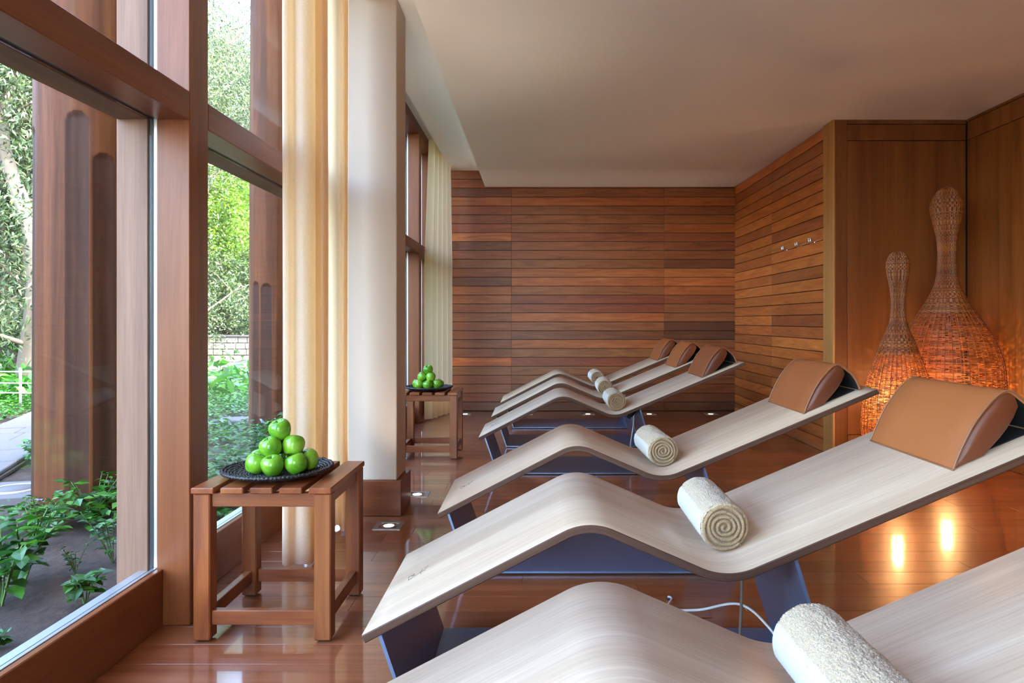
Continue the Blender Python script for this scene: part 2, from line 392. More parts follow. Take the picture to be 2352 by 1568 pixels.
panel(XN-.008, XN+.02, Y0, YN-.012, .001, .167, wall_right, col=(.55,.46,.38), nm='skirting')
put('wall_rear', MB().box(-1.47, .52, Y0-.15, Y0, -.05, .12).box(-1.47, .52, Y0-.15, Y0, 2.5, 3.2).box(.5205, XN+.2, Y0-.15, Y0, -.05, 3.2), M['pillar'], kind='structure', label='plaster wall around the added glazing behind the viewer', cat='wall')
for k in range(3):  # unseen glazing added at the rear to let in more daylight
    put('trim_%d' % (k+20), MB().cbox(-1.47+k*.946, -1.37+k*.946, Y0-.12, Y0-.002, .121, 2.499, .003), M['frame'], kind='structure', label='upright of the glazing added for daylight behind the viewer, number %d from the windows' % (k+1), cat='post')
    if k < 2: put('window_%d' % (k+20), MB().box(-1.369+k*.946, -.525+k*.946, Y0-.066, Y0-.058, .122, 2.498), M['glass'], kind='structure', label='glazed bay added for daylight behind the viewer, number %d from the windows' % (k+1), cat='window')
put('terrace_rear_bounce', MB().box(-12, 12, -18, Y0-.16, -.3, -.06), M['cream_stone'], kind='structure', label='unseen stone terrace added behind the viewer to bounce sunlight', cat='terrace')  # pale ground added to throw sunlight up through the rear glazing
# ceilings
put('ceiling', MB().box(-.595, XN+.2, Y0, YB+.1, ZC, 3.3), M['plaster'], kind='structure', label='smooth off-white plaster ceiling', cat='ceiling')
put('ceiling_strip', MB().box(-.99, -.5951, Y0, YB+.1, ZU, 3.3), M['plaster'], kind='structure', label='raised bright plaster ceiling strip along the windows', cat='ceiling')
put('ceiling_pocket', MB().box(-1.47, -.9901, Y0, YB+.1, ZP, 3.3), M['plaster'], kind='structure', label='ceiling of the slot above the curtains', cat='ceiling')
# unseen upper storey, added so its shadow covers the near garden, and roof
put('wall_upper', MB().box(-1.47, -1.2, Y0-.2, YB+.3, 3.301, 5.6), M['outer_y'], kind='structure', label='unseen timber wall added above the windows to shade the garden', cat='wall')
put('roof', MB().box(-1.6, XN+.4, Y0-.4, YB+.5, 5.601, 5.8), M['gasket'], kind='structure', label='flat roof of the building', cat='roof')
put('wall_end', MB().box(-1.47, XN+.4, YB+.151, YB+.3, -.3, 5.6), M['outer_y'], kind='structure', label='outer end wall behind the planks', cat='wall')
put('wall_far_right', MB().box(XN+.201, XN+.4, Y0-.2, YB+.3, -.3, 5.6), M['outer_y'], kind='structure', label='outer wall behind the niche', cat='wall')
# windows: posts, transoms, sills, panes
posts = [-2.30, -.733, .833, 2.40, 3.967, 5.533, 7.10, 7.965]
PW = .135
for k, py in enumerate(posts):
    e = empty('trim_%d' % (k+2), (0, py, 0), kind='structure', cat='post',
        label=['window post behind the viewer, first of the row', 'window post behind the viewer, second of the row', 'window post level with the nearest loungers, out of view',
               'tall brown window post beside the apple table', 'window post hidden behind the long cream curtain', 'window post behind the white pillar',
               'slim window post beyond the pillar, before the far curtain', 'end window post against the plank back wall'][k])
    w = PW if k < 7 else .134
    put('inner_post', MB().cbox(-1.309, XR, 0, w, 0, ZP-.001, .003), M['frame'], e)
    put('glazing_bead', MB().box(-1.322, -1.310, .006, w-.006, 0, ZP-.001), M['alu'], e)
    put('gasket', MB().box(-1.335, -1.3221, .004, w-.004, 0, ZP-.001), M['gasket'], e)
    put('outer_post', MB().cbox(-1.445, -1.336, -.004, w+.004, -.06, 3.3, .003), M['outer'], e)
ends = [Y0] + posts
wl = {4: 'wide window bay left of the tall brown post, garden and log outside', 5: 'window bay between the tall brown post and the curtain'}
for k in range(len(posts)):
    a = (posts[k-1] + PW if k else Y0) + .001; b = posts[k] - .001
    e = empty('window_%d' % (k+1), (0, 0, 0), kind='structure', cat='window',
        label=['first window bay behind the viewer', 'second window bay behind the viewer', 'window bay beside the viewer, out of view', 'wide window bay before the tall brown post, log column outside',
               'window bay between the tall brown post and the cream curtain', 'window bay hidden by the cream curtain', 'window bay behind the white pillar', 'narrow end window bay behind the far curtain'][k])
    put('transom', MB().cbox(-1.309, XR, a, b, 1.742, 1.84, .003), M['frame_y'], e)
    put('transom_bead', MB().box(-1.322, -1.3095, a, b, 1.746, 1.836), M['gasket'], e)
    put('outer_transom', MB().cbox(-1.445, -1.336, a+.003, b-.003, 1.742, 1.84, .003), M['outer_y'], e)
    put('sill_rail', MB().cbox(-1.309, XF, a, b, 0, .195, .003), M['frame_y'], e)
    put('sill_bead', MB().box(-1.322, -1.3095, a, b, .05, .197), M['alu'], e)
    put('outer_sill', MB().cbox(-1.366, -1.336, a+.003, b-.003, -.06, .185, .003), M['outer_y'], e)
    put('sill_flashing', MB().box(-1.368, -1.336, a+.003, b-.003, .1851, .19), M['alu'], e)
    put('head_rail', MB().cbox(-1.445, XR, a, b, 2.95, ZP-.001, .003), M['frame_y'], e)
    put('pane', MB().box(XG-.004, XG+.004, a+.002, b-.002, .1905, 1.7415), M['glass'], e)
    put('pane', MB().box(XG-.004, XG+.004, a+.002, b-.002, 1.8405, 2.9495), M['glass'], e)
# white pillar on a timber plinth
e = empty('pillar', (-.88, 3.87, 0), 'white plastered square pillar on a brown timber plinth', 'pillar', kind='structure')
put('shaft', MB().cbox(-.145, .128, -.12, .135, .191, ZU-.0005, .004), M['pillar'], e)
for nm, args in (('plinth', (-.175, .155, -.135, .15, .001, .191)),):
    put(nm, MB().cbox(*args, .003), M['teak_x'], e).color = (.62,.5,.42,1)
# curtain track in the pocket
put('curtain_track', MB().box(-1.09, -1.05, 2.6, 8.05, ZP-.03, ZP-.0005), M['alu'], kind='structure', label='metal curtain track in the ceiling slot', cat='curtain track')

# ------------------------------------------------------------------ recessed floor lights
def floor_light():
    e = empty('floor_light'); s = .07
    m = MB()
    for a, b, c, d in ((-s, s, -s, -.046), (-s, s, .046, s), (-s, -.046, -.046, .046), (.046, s, -.046, .046)): m.box(a, b, c, d, -.004, .0025)
    put('bezel', m, M['housing'], e)
    put('reflector', MB().lathe([(.001,.0002), (.03,.0004), (.046,.0012)], 24), M['chrome'], e)
    put('lamp', MB().lathe([(.0005,.0016), (.02,.0016), (.027,.0010), (.027,.0006)], 24), M['led'], e)
    tag(e, None, 'floor light', 'square floor lights'); return e
fl = floor_light()
FL = [(-.756,3.567,'square recessed floor light in front of the pillar plinth'), (-.72,4.21,'square recessed floor light beside the pillar plinth, partly hidden'),
      (-.80,7.83,'floor light at the back wall beside the far table'), (-.11,7.83,'second floor light along the back wall from the far curtain'), (.58,7.83,'third floor light along the back wall, seen under the loungers'),
      (1.27,7.83,'fourth floor light along the back wall from the curtain'), (1.96,7.83,'last floor light along the back wall, by the corner')]
for k, (x, yy, lab) in enumerate(FL):
    o = copy_tree(fl) if k < len(FL)-1 else fl
    o.location = (x, yy, .0005); o['label'] = lab
    ld = bpy.data.lights.new('floor_light_beam', 'SPOT'); ld.energy = 14 if k < 2 else 4; ld.color = (1,.88,.72); ld.spot_size = R(64 if k < 2 else 40); ld.spot_blend = 1; ld.shadow_soft_size = .02
    lo = bpy.data.objects.new('floor_light_beam', ld); C.objects.link(lo); lo.parent = o; lo.location = (0,0,.006); lo.rotation_euler = (math.pi,0,0)
# coat hooks
for k, (yy, z, lab) in enumerate([(6.44,1.70,'chrome coat hook on the side wall, closest to the back corner'), (6.10,1.70,'middle of the three chrome coat hooks on the side wall'), (5.80,1.70,'chrome coat hook closest to the pale corner board')]):
    e = empty('coat_hook', (XS-.0085, yy, z), lab, 'hook', 'chrome coat hooks')
    put('back_plate', MB().cbox(-.006, -.0005, -.028, .028, -.012, .012, .002), M['chrome'], e)
    for s in (-.018, .018):
        put('prong', MB().tube(smooth_path([(-.004,s,0), (-.022,s,-.004), (-.036,s,.006), (-.037,s,.026)]), .0045, 8), M['chrome'], e)
        put('knob', MB().lathe([(.0005,.022), (.007,.024), (.0085,.03), (.006,.036), (.0005,.0385)], 14, cx=-.037, cy_=s), M['chrome'], e)

# ================================================================== FURNITURE
# ---- wave loungers: outline in (u, z), u from the foot end
def wave_outline():
    P = [(0,.255), (.572,.5496), (.9254,.3976), (1.811,.7686)]; rad = [None, .15, .17, None]
    top = [P[0]]
    for i in (1, 2):
        p = Vector(P[i]); a = (Vector(P[i-1])-p).normalized(); b = (Vector(P[i+1])-p).normalized()
        ang = a.angle(b); d = rad[i]/math.tan(ang/2); bis = (a+b).normalized(); cen = p + bis*(rad[i]/math.sin(ang/2))
        s0 = p + a*d - cen; s1 = p + b*d - cen; a0 = math.atan2(s0.y, s0.x); a1 = math.atan2(s1.y, s1.x)
        da = (a1-a0+math.pi) % (2*math.pi) - math.pi
        for k in range(19):
            t = a0 + da*k/18; top.append((cen.x + rad[i]*math.cos(t), cen.y + rad[i]*math.sin(t)))
    top.append(P[3]); return top
TOP = wave_outline()
def subdivide(path, step):
    out = []
    for a, b in zip(path, path[1:]):
        n = max(1, int(math.dist(a, b)/step))
        for k in range(n): out.append((a[0]+(b[0]-a[0])*k/n, a[1]+(b[1]-a[1])*k/n))
    out.append(path[-1]); return out
TOP = subdivide(TOP, .06)
BW, BT = .615, .0215
def board_mesh():
    n = len(TOP); nr = []; S = [0]
    for i in range(n):
        a = TOP[max(i-1,0)]; b = TOP[min(i+1,n-1)]; t = Vector((b[0]-a[0], b[1]-a[1])).normalized(); nr.append((-t.y, t.x))
        if i: S.append(S[-1] + math.dist(TOP[i], TOP[i-1]))
    bot = [(p[0]-q[0]*BT, p[1]-q[1]*BT) for p, q in zip(TOP, nr)]
    c = .0025
    ring = []                                   # cross-section with eased edges: (depth, fraction down)
    sec = [(c, 0), (BW-c, 0), (BW, c), (BW, BT-c), (BW-c, BT), (c, BT), (0, BT-c), (0, c)]
    vs, fs, mi, uv = [], [], [], []
    for i in range(n):
        for d, h in sec:
            vs.append((TOP[i][0]-nr[i][0]*h, d, TOP[i][1]-nr[i][1]*h))
    acc = [0]
    for k in range(8): acc.append(acc[-1] + math.dist(sec[k], sec[(k+1) % 8]))
    for i in range(n-1):
        for k in range(8):
            l = (k+1) % 8; fs.append((i*8+k, (i+1)*8+k, (i+1)*8+l, i*8+l))
            mi.append(0 if k in (0, 4) else 1)
            uv.append([(S[i], acc[k]), (S[i+1], acc[k]), (S[i+1], acc[k+1]), (S[i], acc[k+1])])
    for i in (0, n-1):
        f = tuple(i*8+k for k in range(8)); fs.append(f if i else f[::-1]); mi.append(1)
        q = [(d, h) for d, h in sec]; uv.append(q if i else q[::-1])
    me = bpy.data.meshes.new('board'); me.from_pydata(vs, [], fs); me.update()
    ul = me.uv_layers.new(name='grain'); k = 0
    for p, cs in zip(me.polygons, uv):
        for u in cs: ul.data[k].uv = u; k += 1
        p.use_smooth = False
    me.polygons.foreach_set('material_index', mi)
    sm = [(len(p.vertices) == 4 and m == 0) for p, m in zip(me.polygons, mi)]; me.polygons.foreach_set('use_smooth', sm)
    bm = bmesh.new(); bm.from_mesh(me); bmesh.ops.recalc_face_normals(bm, faces=bm.faces); bm.to_mesh(me); bm.free()
    for m in (M['oak'], M['ply']): me.materials.append(m)
    return me
def zb(u):                                      # board top height at u
    for a, b in zip(TOP, TOP[1:]):
        if a[0] <= u <= b[0]: return a[1] + (b[1]-a[1])*(u-a[0])/(b[0]-a[0])
    return TOP[-1][1]
def make_lounger():
    e = empty('wave_lounger', cat='lounger', group='wave loungers in a row')
    put('board', board_mesh(), None, e)
    # one bent steel sheet: foot leg, floor plate, rear leg
    t = .008
    o = [(.040,.2485), (.124,.006), (1.24,.006), (1.105,.4435)]
    ins = [(1.105-.0085,.4405), (1.24-.0115,.006+t), (.124+.006,.006+t), (.040+.0085,.2520)]
    b = put('base_sheet', MB().sweep(o + ins, .012, .592), M['steel'], e)
    mk = MB()
    for a, c in (((.0,.0), (.012,.05)), ((.012,.05), (.030,.035)), ((.03,.035), (.026,-.01)), ((.04,.05), (.04,.0))):
        f = lambda p: (1.105+.135*(.40-(.40+p[1]-.03))/.4375 + .008*0 + .012 - .0135, .29+p[0], .37+p[1])
        mk.tube([f(a), f(c)], .0012, 5)
    put('maker_mark', mk, M['ink'], b)
    put('rubber_foot', MB().cbox(.15, 1.2, .03, .06, 0, .006, .001), M['black'], e); put('rubber_foot', MB().cbox(.15, 1.2, .54, .57, 0, .006, .001), M['black'], e)
    # burnt figure mark near the foot end, laid on the slope
    s = MB(); sl = .515; cs = 1/math.sqrt(1+sl*sl)
    strokes = [[(.052,-.016), (.044,.0), (.048,.018)], [(.060,.002), (.044,0), (.03,-.004), (.012,-.014)], [(.012,-.014), (.008,.016), (.03,-.004)],
               [(.022,.004), (.026,.010), (.022,.015), (.016,.011), (.018,.005), (.021,.008)], [(.055,.014), (.064,.024)]]
    for st in strokes:
        s.tube([((.062+a)*cs, .30+c, .255+sl*(.062+a)*cs+.0004) for a, c in smooth_path([(p[0]*1.1, p[1]*1.25) for p in st], 4)], .0006, 5)
    put('burnt_mark', s, M['ink'], e, label='thin dark line mark of a small figure')
    return e
LOUNGE = [(-.450,.765,'pale oak wave lounger cut off by the bottom edge, sixth from the back wall'), (-.4415,1.757,'pale oak wave lounger with full tan headrest, fifth from the back wall'),
          (-.4078,2.867,'pale oak wave lounger in the middle, fourth from the back wall'), (-.3936,4.732,'pale oak wave lounger third from the back wall, front of the rear trio'),
          (-.3739,5.745,'pale oak wave lounger second from the back wall, middle of the rear trio'), (-.350,6.757,'pale oak wave lounger closest to the plank back wall')]
# ---- curved headrest cushions
HP = [(0,0), (.022,.024), (.0577,.0578), (.0915,.086), (.1252,.1086), (.160,.1265), (.1894,.138), (.213,.1394), (.2275,.130), (.2385,.1105), (.2520,.085), (.2606,.060), (.2632,.035), (.2630,.004)]
def make_headrest():
    e = empty('headrest_cushion', cat='cushion', group='leather headrests on the loungers')
    hp = smooth_path(HP, 3); w = .45; t = .007
    n = len(hp); nrm = []
    for i in range(n):
        a = hp[max(i-1,0)]; b = hp[min(i+1,n-1)]; d = Vector((b[0]-a[0], b[1]-a[1])).normalized(); nrm.append((d.y, -d.x))
    inner = [(p[0]+q[0]*t, max(p[1]+q[1]*t, .002)) for p, q in zip(hp, nrm)]
    vs = []; fs = []; ys = [0, .006, .1, .225, .35, .444, .45]
    for j, yy in enumerate(ys):
        bul = -.002 if j in (0, 6) else 0
        for p, q in zip(hp, nrm): vs.append((p[0]+q[0]*-bul, yy, p[1]+q[1]*-bul))
    for j in range(len(ys)-1):
        for i in range(n-1): fs.append((j*n+i, j*n+i+1, (j+1)*n+i+1, (j+1)*n+i))
    m = MB(); m.add(vs, fs, 0, True)
    vi = [(p[0], yy, p[1]) for yy in (.003, .447) for p in inner]
    m.add(vi, [(i, i+1, n+i+1, n+i) for i in range(n-1)], 1, True)
    for yy, k in ((0, 0), (.45, 1)):
        m.add([(p[0], yy, p[1]) for p in hp] + [(p[0], .003 if k == 0 else .447, p[1]) for p in inner], [(i, i+1, n+i+1, n+i) for i in range(n-1)], 0, True)
    cov = put('cover', m, [M['leather'], M['velvet']], e)
    # crescent side panels and the dark hollow behind them
    lim = max(i for i, p in enumerate(hp) if p[0] <= .2390 and i < n*.75)
    arc = inner[1:lim]; back = [(.2270,.088), (.2050,.066), (.178,.046), (.150,.030), (.120,.016), (.092,.0035)]
    for yy, y2 in ((.004, .016), (.446, .434)):
        cp = arc + back; cx = sum(p[0] for p in cp)/len(cp); cz = sum(p[1] for p in cp)/len(cp)
        mm = MB(); k = len(cp); sgn = -1 if yy < .2 else 1
        lv = [(1, yy), (.86, yy+sgn*.004), (.55, yy+sgn*.008)]
        vs = [(cx+(p[0]-cx)*f, y_, cz+(p[1]-cz)*f) for f, y_ in lv for p in cp] + [(cx, yy+sgn*.009, cz)]
        fs = [(r*k+i, r*k+(i+1) % k, (r+1)*k+(i+1) % k, (r+1)*k+i) for r in range(2) for i in range(k)] + [(2*k+i, 2*k+(i+1) % k, 3*k) for i in range(k)]
        mm.add(vs, fs, 0, True); put('side_panel', mm, M['leather_shade'], e)
    put('core', MB().sweep([(p[0], p[1]) for p in inner[1:lim]] + back, .012, .438), M['velvet'], e, label='black core')
    put('grip_strip', MB().box(.07, .25, .03, .42, .001, .004), M['velvet'], e)
    for yy in (-.001, .451): put('piping', MB().tube([(p[0], yy, p[1]) for p in hp], .0028, 6), M['piping'], cov)
    put('piping', MB().tube([(.001, .45*k/8, .002) for k in range(9)], .0028, 6), M['piping'], cov)
    return e
# ---- rolled towels (axis along y)
def make_towel():
    e = empty('rolled_towel', cat='towel', group='rolled towels on the loungers')
    L = .33; R0 = .070; rnd = random.Random(3)
    NA, NL = 260, 110
    vs = []; fs = []
    def outer(a):                              # gentle spiral: a lip where the roll ends, at the lower left
        t = (a + .25*math.pi) % (2*math.pi)/(2*math.pi)
        return R0 - .006*(1-t)
    for j in range(NL+1):
        for i in range(NA):
            a = 2*math.pi*i/NA; yy = L*j/NL
            rr = outer(a) + .0022*noise.noise(Vector((a*3, yy*20, 1))) + rnd.uniform(-.0017, .0019)
            ed = min(yy, L-yy)
            if ed < .012: rr -= .006*(1-ed/.012)**2
            vs.append((rr*math.cos(a), yy + rnd.uniform(-.0006,.0006), rr*math.sin(a)*.97))
    for j in range(NL):
        for i in range(NA): k = (i+1) % NA; fs.append((j*NA+i, j*NA+k, (j+1)*NA+k, (j+1)*NA+i))
    body = put('outer_wrap', MB().add(vs, fs, 0, True), M['towel'], e)
    for end in (0, 1):                         # spiral of pile at both ends
        m = MB(); turns = 4.6; N = 420; vs = []; fs = []; K = 7
        for i in range(N+1):
            t = i/N; a = -.25*math.pi - turns*2*math.pi*(1-t); r = .004 + (R0-.0075-.004)*t
            wob = 1 + .04*math.sin(a*2.3) + .03*noise.noise(Vector((a*.6, 5*end, 0)))
            w = .0105/2*(1.0 if t > .06 else t/.06+.1)
            for k in range(K):
                f = k/(K-1)*2-1; rr = r*wob + f*w
                dpt = .0105*math.sqrt(max(0, 1-f*f)) + rnd.uniform(-.0009,.0009)
                yy = .004 - dpt if end == 0 else L-.004+dpt
                vs.append((rr*math.cos(a), yy, rr*math.sin(a)*.97))
        for i in range(N):
            for k in range(K-1): fs.append((i*K+k, i*K+k+1, (i+1)*K+k+1, (i+1)*K+k))
        put('rolled_end', m.add(vs, fs, 0, True), M['towel_end_shade'], e)
        put('end_core', MB().lathe([(.0005, .0045 if end == 0 else L-.0045), (.064, .005 if end == 0 else L-.005)], 40), M['towel_end_shade'], e) if False else None
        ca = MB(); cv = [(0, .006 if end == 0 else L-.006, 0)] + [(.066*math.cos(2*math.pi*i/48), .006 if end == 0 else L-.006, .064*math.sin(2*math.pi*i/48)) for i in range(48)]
        ca.add(cv, [(0, 1+i, 1+(i+1) % 48) for i in range(48)]); put('end_face', ca, M['towel_end_shade'], e)
    vs = []; fs = []; A0, A1 = R(150), R(208)  # smooth woven hem band
    for j in range(41):
        for i in range(13):
            a = A0 + (A1-A0)*i/12; rr = outer(a) + .0026 - (.003 if i in (0,12) else 0) - (.004 if j in (0,40) else 0)
            vs.append((rr*math.cos(a), .004+(L-.008)*j/40, rr*math.sin(a)*.97))
    for j in range(40):
        for i in range(12): fs.append((j*13+i, j*13+i+1, (j+1)*13+i+1, (j+1)*13+i))
    put('hem_band', MB().add(vs, fs, 0, True), M['towel_hem'], e)
    return e
lounger = make_lounger(); headrest = make_headrest(); towel_ = make_towel()
HU = 1.538; hang = math.atan(.42)
HL = [None, 'large tan leather headrest on the fifth lounger from the back wall', 'reddish tan leather headrest on the fourth lounger, in front of the corner board', 'reddish leather headrest on the third lounger from the back wall',
      'orange tan leather headrest on the second lounger from the back wall', 'smallest orange tan headrest, on the lounger closest to the back wall']
HC = [None, (1.0,.97,.93), (.86,.78,.80), (.84,.72,.70), (1.0,.86,.66), (.95,.80,.60)]
TL = ['fuzzy cream rolled towel cut off by the bottom edge', 'cream rolled towel on the fifth lounger from the back wall', 'white rolled towel on the fourth lounger from the back wall', 'rolled towel on the third lounger from the back wall',
      'rolled towel on the second lounger from the back wall, behind another towel', 'rolled towel on the lounger closest to the back wall']
for k, (x, yy, lab) in enumerate(LOUNGE):
    o = lounger if k == 5 else copy_tree(lounger)
    o.location = (x, yy, 0); o['label'] = lab
    tint([c for c in o.children if c.name.startswith('board')][0], [(1,.97,.96), (1,.98,.96), (.97,.93,.90), (1,1,1), (1,.98,.93), (.97,.92,.84)][k])
    if k:
        h = headrest if k == 5 else copy_tree(headrest)
        h.location = (x+HU, yy+.078, zb(HU)+.0006); h.rotation_euler = (0, -hang, 0); h['label'] = HL[k]
        for c in h.children: tint(c, tuple(q*(.6 if c.name.startswith('side_panel') else 1) for q in HC[k]))  # side panels darkened further, shade put into their tint
    t = towel_ if k == 5 else copy_tree(towel_)
    rx = [.03, -.02, .05, 0, -.03, .02][k]
    tu = .957 if k else .945
    t.location = (x+tu, yy+.150, zb(tu)+.0705); t.rotation_euler = (0, R([0, 3, -6, 10, -4, 6][k]), rx*.8); t['label'] = TL[k]

# ---- slatted teak tables
def make_table():
    e = empty('slatted_table', cat='table', group='slatted teak tables by the windows')
    W, D, Hh, lg = .457, .43, .506, .055
    cols = [(1.0,.86,.8), (.98,.9,.84), (.72,.58,.55), (.86,.74,.68), (.95,.8,.74)]
    for k in range(5):
        a = -W/2 + k*.0958; tint(put('slat', MB().cbox(a, a+.0738, -.008, D+.004, Hh-.02, Hh, .003), M['teak'], e), cols[k])
    for sx in (0, 1):
        for sy in (0, 1):
            x0 = -W/2+.004 if sx == 0 else W/2-.004-lg; y0 = 0 if sy == 0 else D-lg
            l = put('leg', MB().cbox(x0, x0+lg, y0, y0+lg, .006, Hh-.0205, .004), M['teak_z'], e); tint(l, jig((.92,.8,.74), .06))
            put('glide', MB().cbox(x0+.012, x0+lg-.012, y0+.012, y0+lg-.012, 0, .0058, .001), M['black'], l)
    def rail(nm, z0, z1, t):
        for yy in (.012, D-.012-t): tint(put(nm, MB().cbox(-W/2+.004+lg, W/2-.004-lg, yy, yy+t, z0, z1, .002), M['teak_x'], e), jig((.9,.78,.72), .06))
        for xx in (-W/2+.016, W/2-.016-t): tint(put(nm, MB().cbox(xx, xx+t, lg, D-lg, z0, z1, .002), M['teak'], e), jig((.9,.78,.72), .06))
    rail('apron', .440, Hh-.0205, .024); rail('stretcher', .053, .100, .028)
    return e
table = make_table(); table.location = (-.895, 2.27, 0); table['label'] = 'slatted teak table with apples beside the tall window post'
table2 = copy_tree(table, (-.8235, 5.258, 0), 'slatted teak table with apples half hidden behind the white pillar')
# ---- woven plates
def make_plate():
    e = empty('woven_plate', cat='plate', group='dark woven plates on the tables'); m = MB(); rg = 19; rim = MB()
    for k in range(rg):
        r = .007 + k*.0098; z = .006 + (.0 if r < .115 else .020*((r-.115)/.07)**1.6); n = max(24, int(r*2*math.pi/.0042)); ph = random.random()*6
        path = []; rr = []
        for i in range(n):
            a = 2*math.pi*i/n; path.append((r*math.cos(a), r*math.sin(a), z + .0013*math.sin(i*math.pi*.5+ph))); rr.append(.0053 + .0019*math.sin(i*math.pi*.66+ph))
        (rim if k == rg-1 else m).tube(path, rr, 6, closed=True)
    put('coiled_base', m, M['platefibre'], e, kind='stuff'); put('rim', rim, M['platefibre'], e); return e
plate = make_plate(); plate.location = (-.912, 2.462, .5065); plate['label'] = 'dark woven plate under the apples beside the window post'
plate2 = copy_tree(plate, (-.846, 5.468, .5065), 'dark woven plate under the apples behind the pillar', rot=(0,0,1.1))
# ---- apples
def make_apple():
    e = empty('green_apple', cat='apple'); r = .0385
    prof = [(.0005,-.0245), (.006,-.0262), (.012,-.0305), (.0175,-.0325), (.0235,-.0300), (.0300,-.0215), (.0352,-.0095), (.0380,.0030), (.0372,.0140), (.0330,.0245), (.0265,.0308), (.0185,.0330), (.0120,.0312), (.0065,.0262), (.0022,.0215), (.0004,.0205)]
    prof = smooth_path(prof, 2)
    put('skin', MB().lathe(prof, 32, fn=lambda a, z: 1 + .012*math.cos(5*a)*(1 if z < 0 else .5) + .01*math.cos(a)), M['apple'], e)
    put('stem', MB().tube(smooth_path([(0,0,.019), (.001,0,.028), (.004,.001,.0365)], 3), [.0018]*4+[.0014]*2+[.002], 6), M['stem'], e)
    put('calyx', MB().lathe([(.0005,-.026), (.004,-.0268), (.0045,-.0245)], 8), M['stem'], e)
    return e
ap = make_apple(); rnd = random.Random(5)
ZA = .5065 + .0115 + .0325
layer = [  # x, y from the plate centre, layer, words
 (.004,-.062,0,'at the front of the bottom layer'), (-.066,-.033,0,'at the left end of the bottom layer'), (.074,-.034,0,'right front of the bottom layer'),
 (.092,.040,0,'right rear of the bottom layer'), (-.080,.043,0,'left rear of the bottom layer'), (.006,.058,0,'at the back of the bottom layer'), 
 (-.018,-.022,1,'on the left of the middle layer'), (.050,.010,1,'on the right of the middle layer'), (-.012,.047,1,'at the back of the middle layer'), (.004,.008,2,'on top')]
def stack(pl, where, ang, mirror=1):
    for k, (x, yy, ly, w) in enumerate(layer):
        o = copy_tree(ap)
        x *= mirror; p = Vector((x, yy, 0)); p.rotate(Matrix.Rotation(ang, 3, 'Z'))
        z = ZA + ly*.0565
        o.location = (pl.location.x + p.x, pl.location.y + p.y, z)
        o.rotation_euler = (rnd.uniform(-.5,.5), rnd.uniform(-.5,.5), rnd.uniform(0,6)) if ly != 1 else (rnd.uniform(-.3,.5), rnd.uniform(-.4,.4), rnd.uniform(0,6))
        s = rnd.uniform(.98, 1.02); o.scale = (s, s, s)
        o['label'] = 'green apple %s of the pile %s' % (w, where); o['group'] = 'green apples %s' % where
        c = rnd.choice([(.8,.85,.8), (.74,.83,.68), (.6,.76,.55), (.9,.88,.8)])
        for ch in o.children: tint(ch, c)
stack(plate, 'by the post', 0); stack(plate2, 'behind the pillar', .12, -1)
for ch in list(ap.children): bpy.data.objects.remove(ch)
bpy.data.objects.remove(ap)

# ---- wicker bottle lamps
def make_lamp(name, prof, loc, label, ribs, seed):
    e = empty(name, loc, label, 'lamp', 'glowing wicker floor lamps'); rnd = random.Random(seed)
    pts = smooth_path(prof, 8)
    def rad(z):
        for (r0, z0), (r1, z1) in zip(pts, pts[1:]):
            if z0 <= z <= z1: return r0 + (r1-r0)*(z-z0)/max(1e-6, z1-z0)
        return pts[-1][0]
    zt = pts[-1][1]; m = MB(); z = .012
    while z < zt-.004:
        r = rad(z); open_ = z < .55*zt
        n = ribs*2; hh = (.0042 if open_ else .0056) + rnd.uniform(-.0008,.0008); par = rnd.randint(0,1); th = .0016
        if r < .02: n = 16
        gaps = set()
        if open_:
            for _ in range(int(n*.16)): gaps.add(rnd.randrange(n))
        vs = []; fs = []
        dz = [rnd.uniform(-.0012,.0012) for _ in range(n)]
        for i in range(n):
            a = 2*math.pi*i/n; wv = .0032*(1 if (i//2+par) % 2 else -1)*(1 if i % 2 == 0 else 0)
            rr = max(.002, r + (wv if r > .03 else 0))
            for dr, dzz in ((-th,-hh/2), (th,-hh/2), (th,hh/2), (-th,hh/2)): vs.append(((rr+dr)*math.cos(a), (rr+dr)*math.sin(a), z+dzz+dz[i]))
        for i in range(n):
            if i in gaps: continue
            j = (i+1) % n
            for k in range(4): l = (k+1) % 4; fs.append((i*4+k, i*4+l, j*4+l, j*4+k))
        m.add(vs, fs, 0, False); z += (.0082 if open_ else .0060) * (1 + rnd.uniform(-.1,.1))
    put('woven_cane', m, M['wicker'], e, kind='stuff')
    m = MB()
    for k in range(ribs):
        a = 2*math.pi*(k+.0)/ribs
        m.tube([((r+.0005)*math.cos(a), (r+.0005)*math.sin(a), zz) for r, zz in pts[::3]] + [((pts[-1][0])*math.cos(a), pts[-1][0]*math.sin(a), zt)], .0026, 4)
    put('upright_ribs', m, M['wicker'], e, kind='stuff')
    put('foot_ring', MB().tube([(rad(.01)*math.cos(t*math.pi/24), rad(.01)*math.sin(t*math.pi/24), .009) for t in range(48)], .009, 8, closed=True), M['wicker'], e)
    bz = .42
    put('bulb', MB().lathe(smooth_path([(.001,bz-.06), (.02,bz-.055), (.035,bz-.02), (.04,bz+.01), (.03,bz+.04), (.001,bz+.055)], 4), 20), M['bulb'], e)
    put('lamp_holder', MB().lathe([(.001,.002), (.07,.002), (.07,.015), (.012,.02), (.012,bz-.08), (.02,bz-.078), (.02,bz-.055), (.001,bz-.054)], 20), M['black'], e)
    ld = bpy.data.lights.new('lamp_light', 'POINT'); ld.energy = 10; ld.color = (1,.52,.2); ld.shadow_soft_size = .03
    lo = bpy.data.objects.new('lamp_light', ld); C.objects.link(lo); lo.parent = e; lo.location = (0,0,bz+.09)
    return e
k1 = 4.6/1600/2.613
y2z = lambda yc, Z: 1.05 - (400+yc/2.613-736)*Z/1600
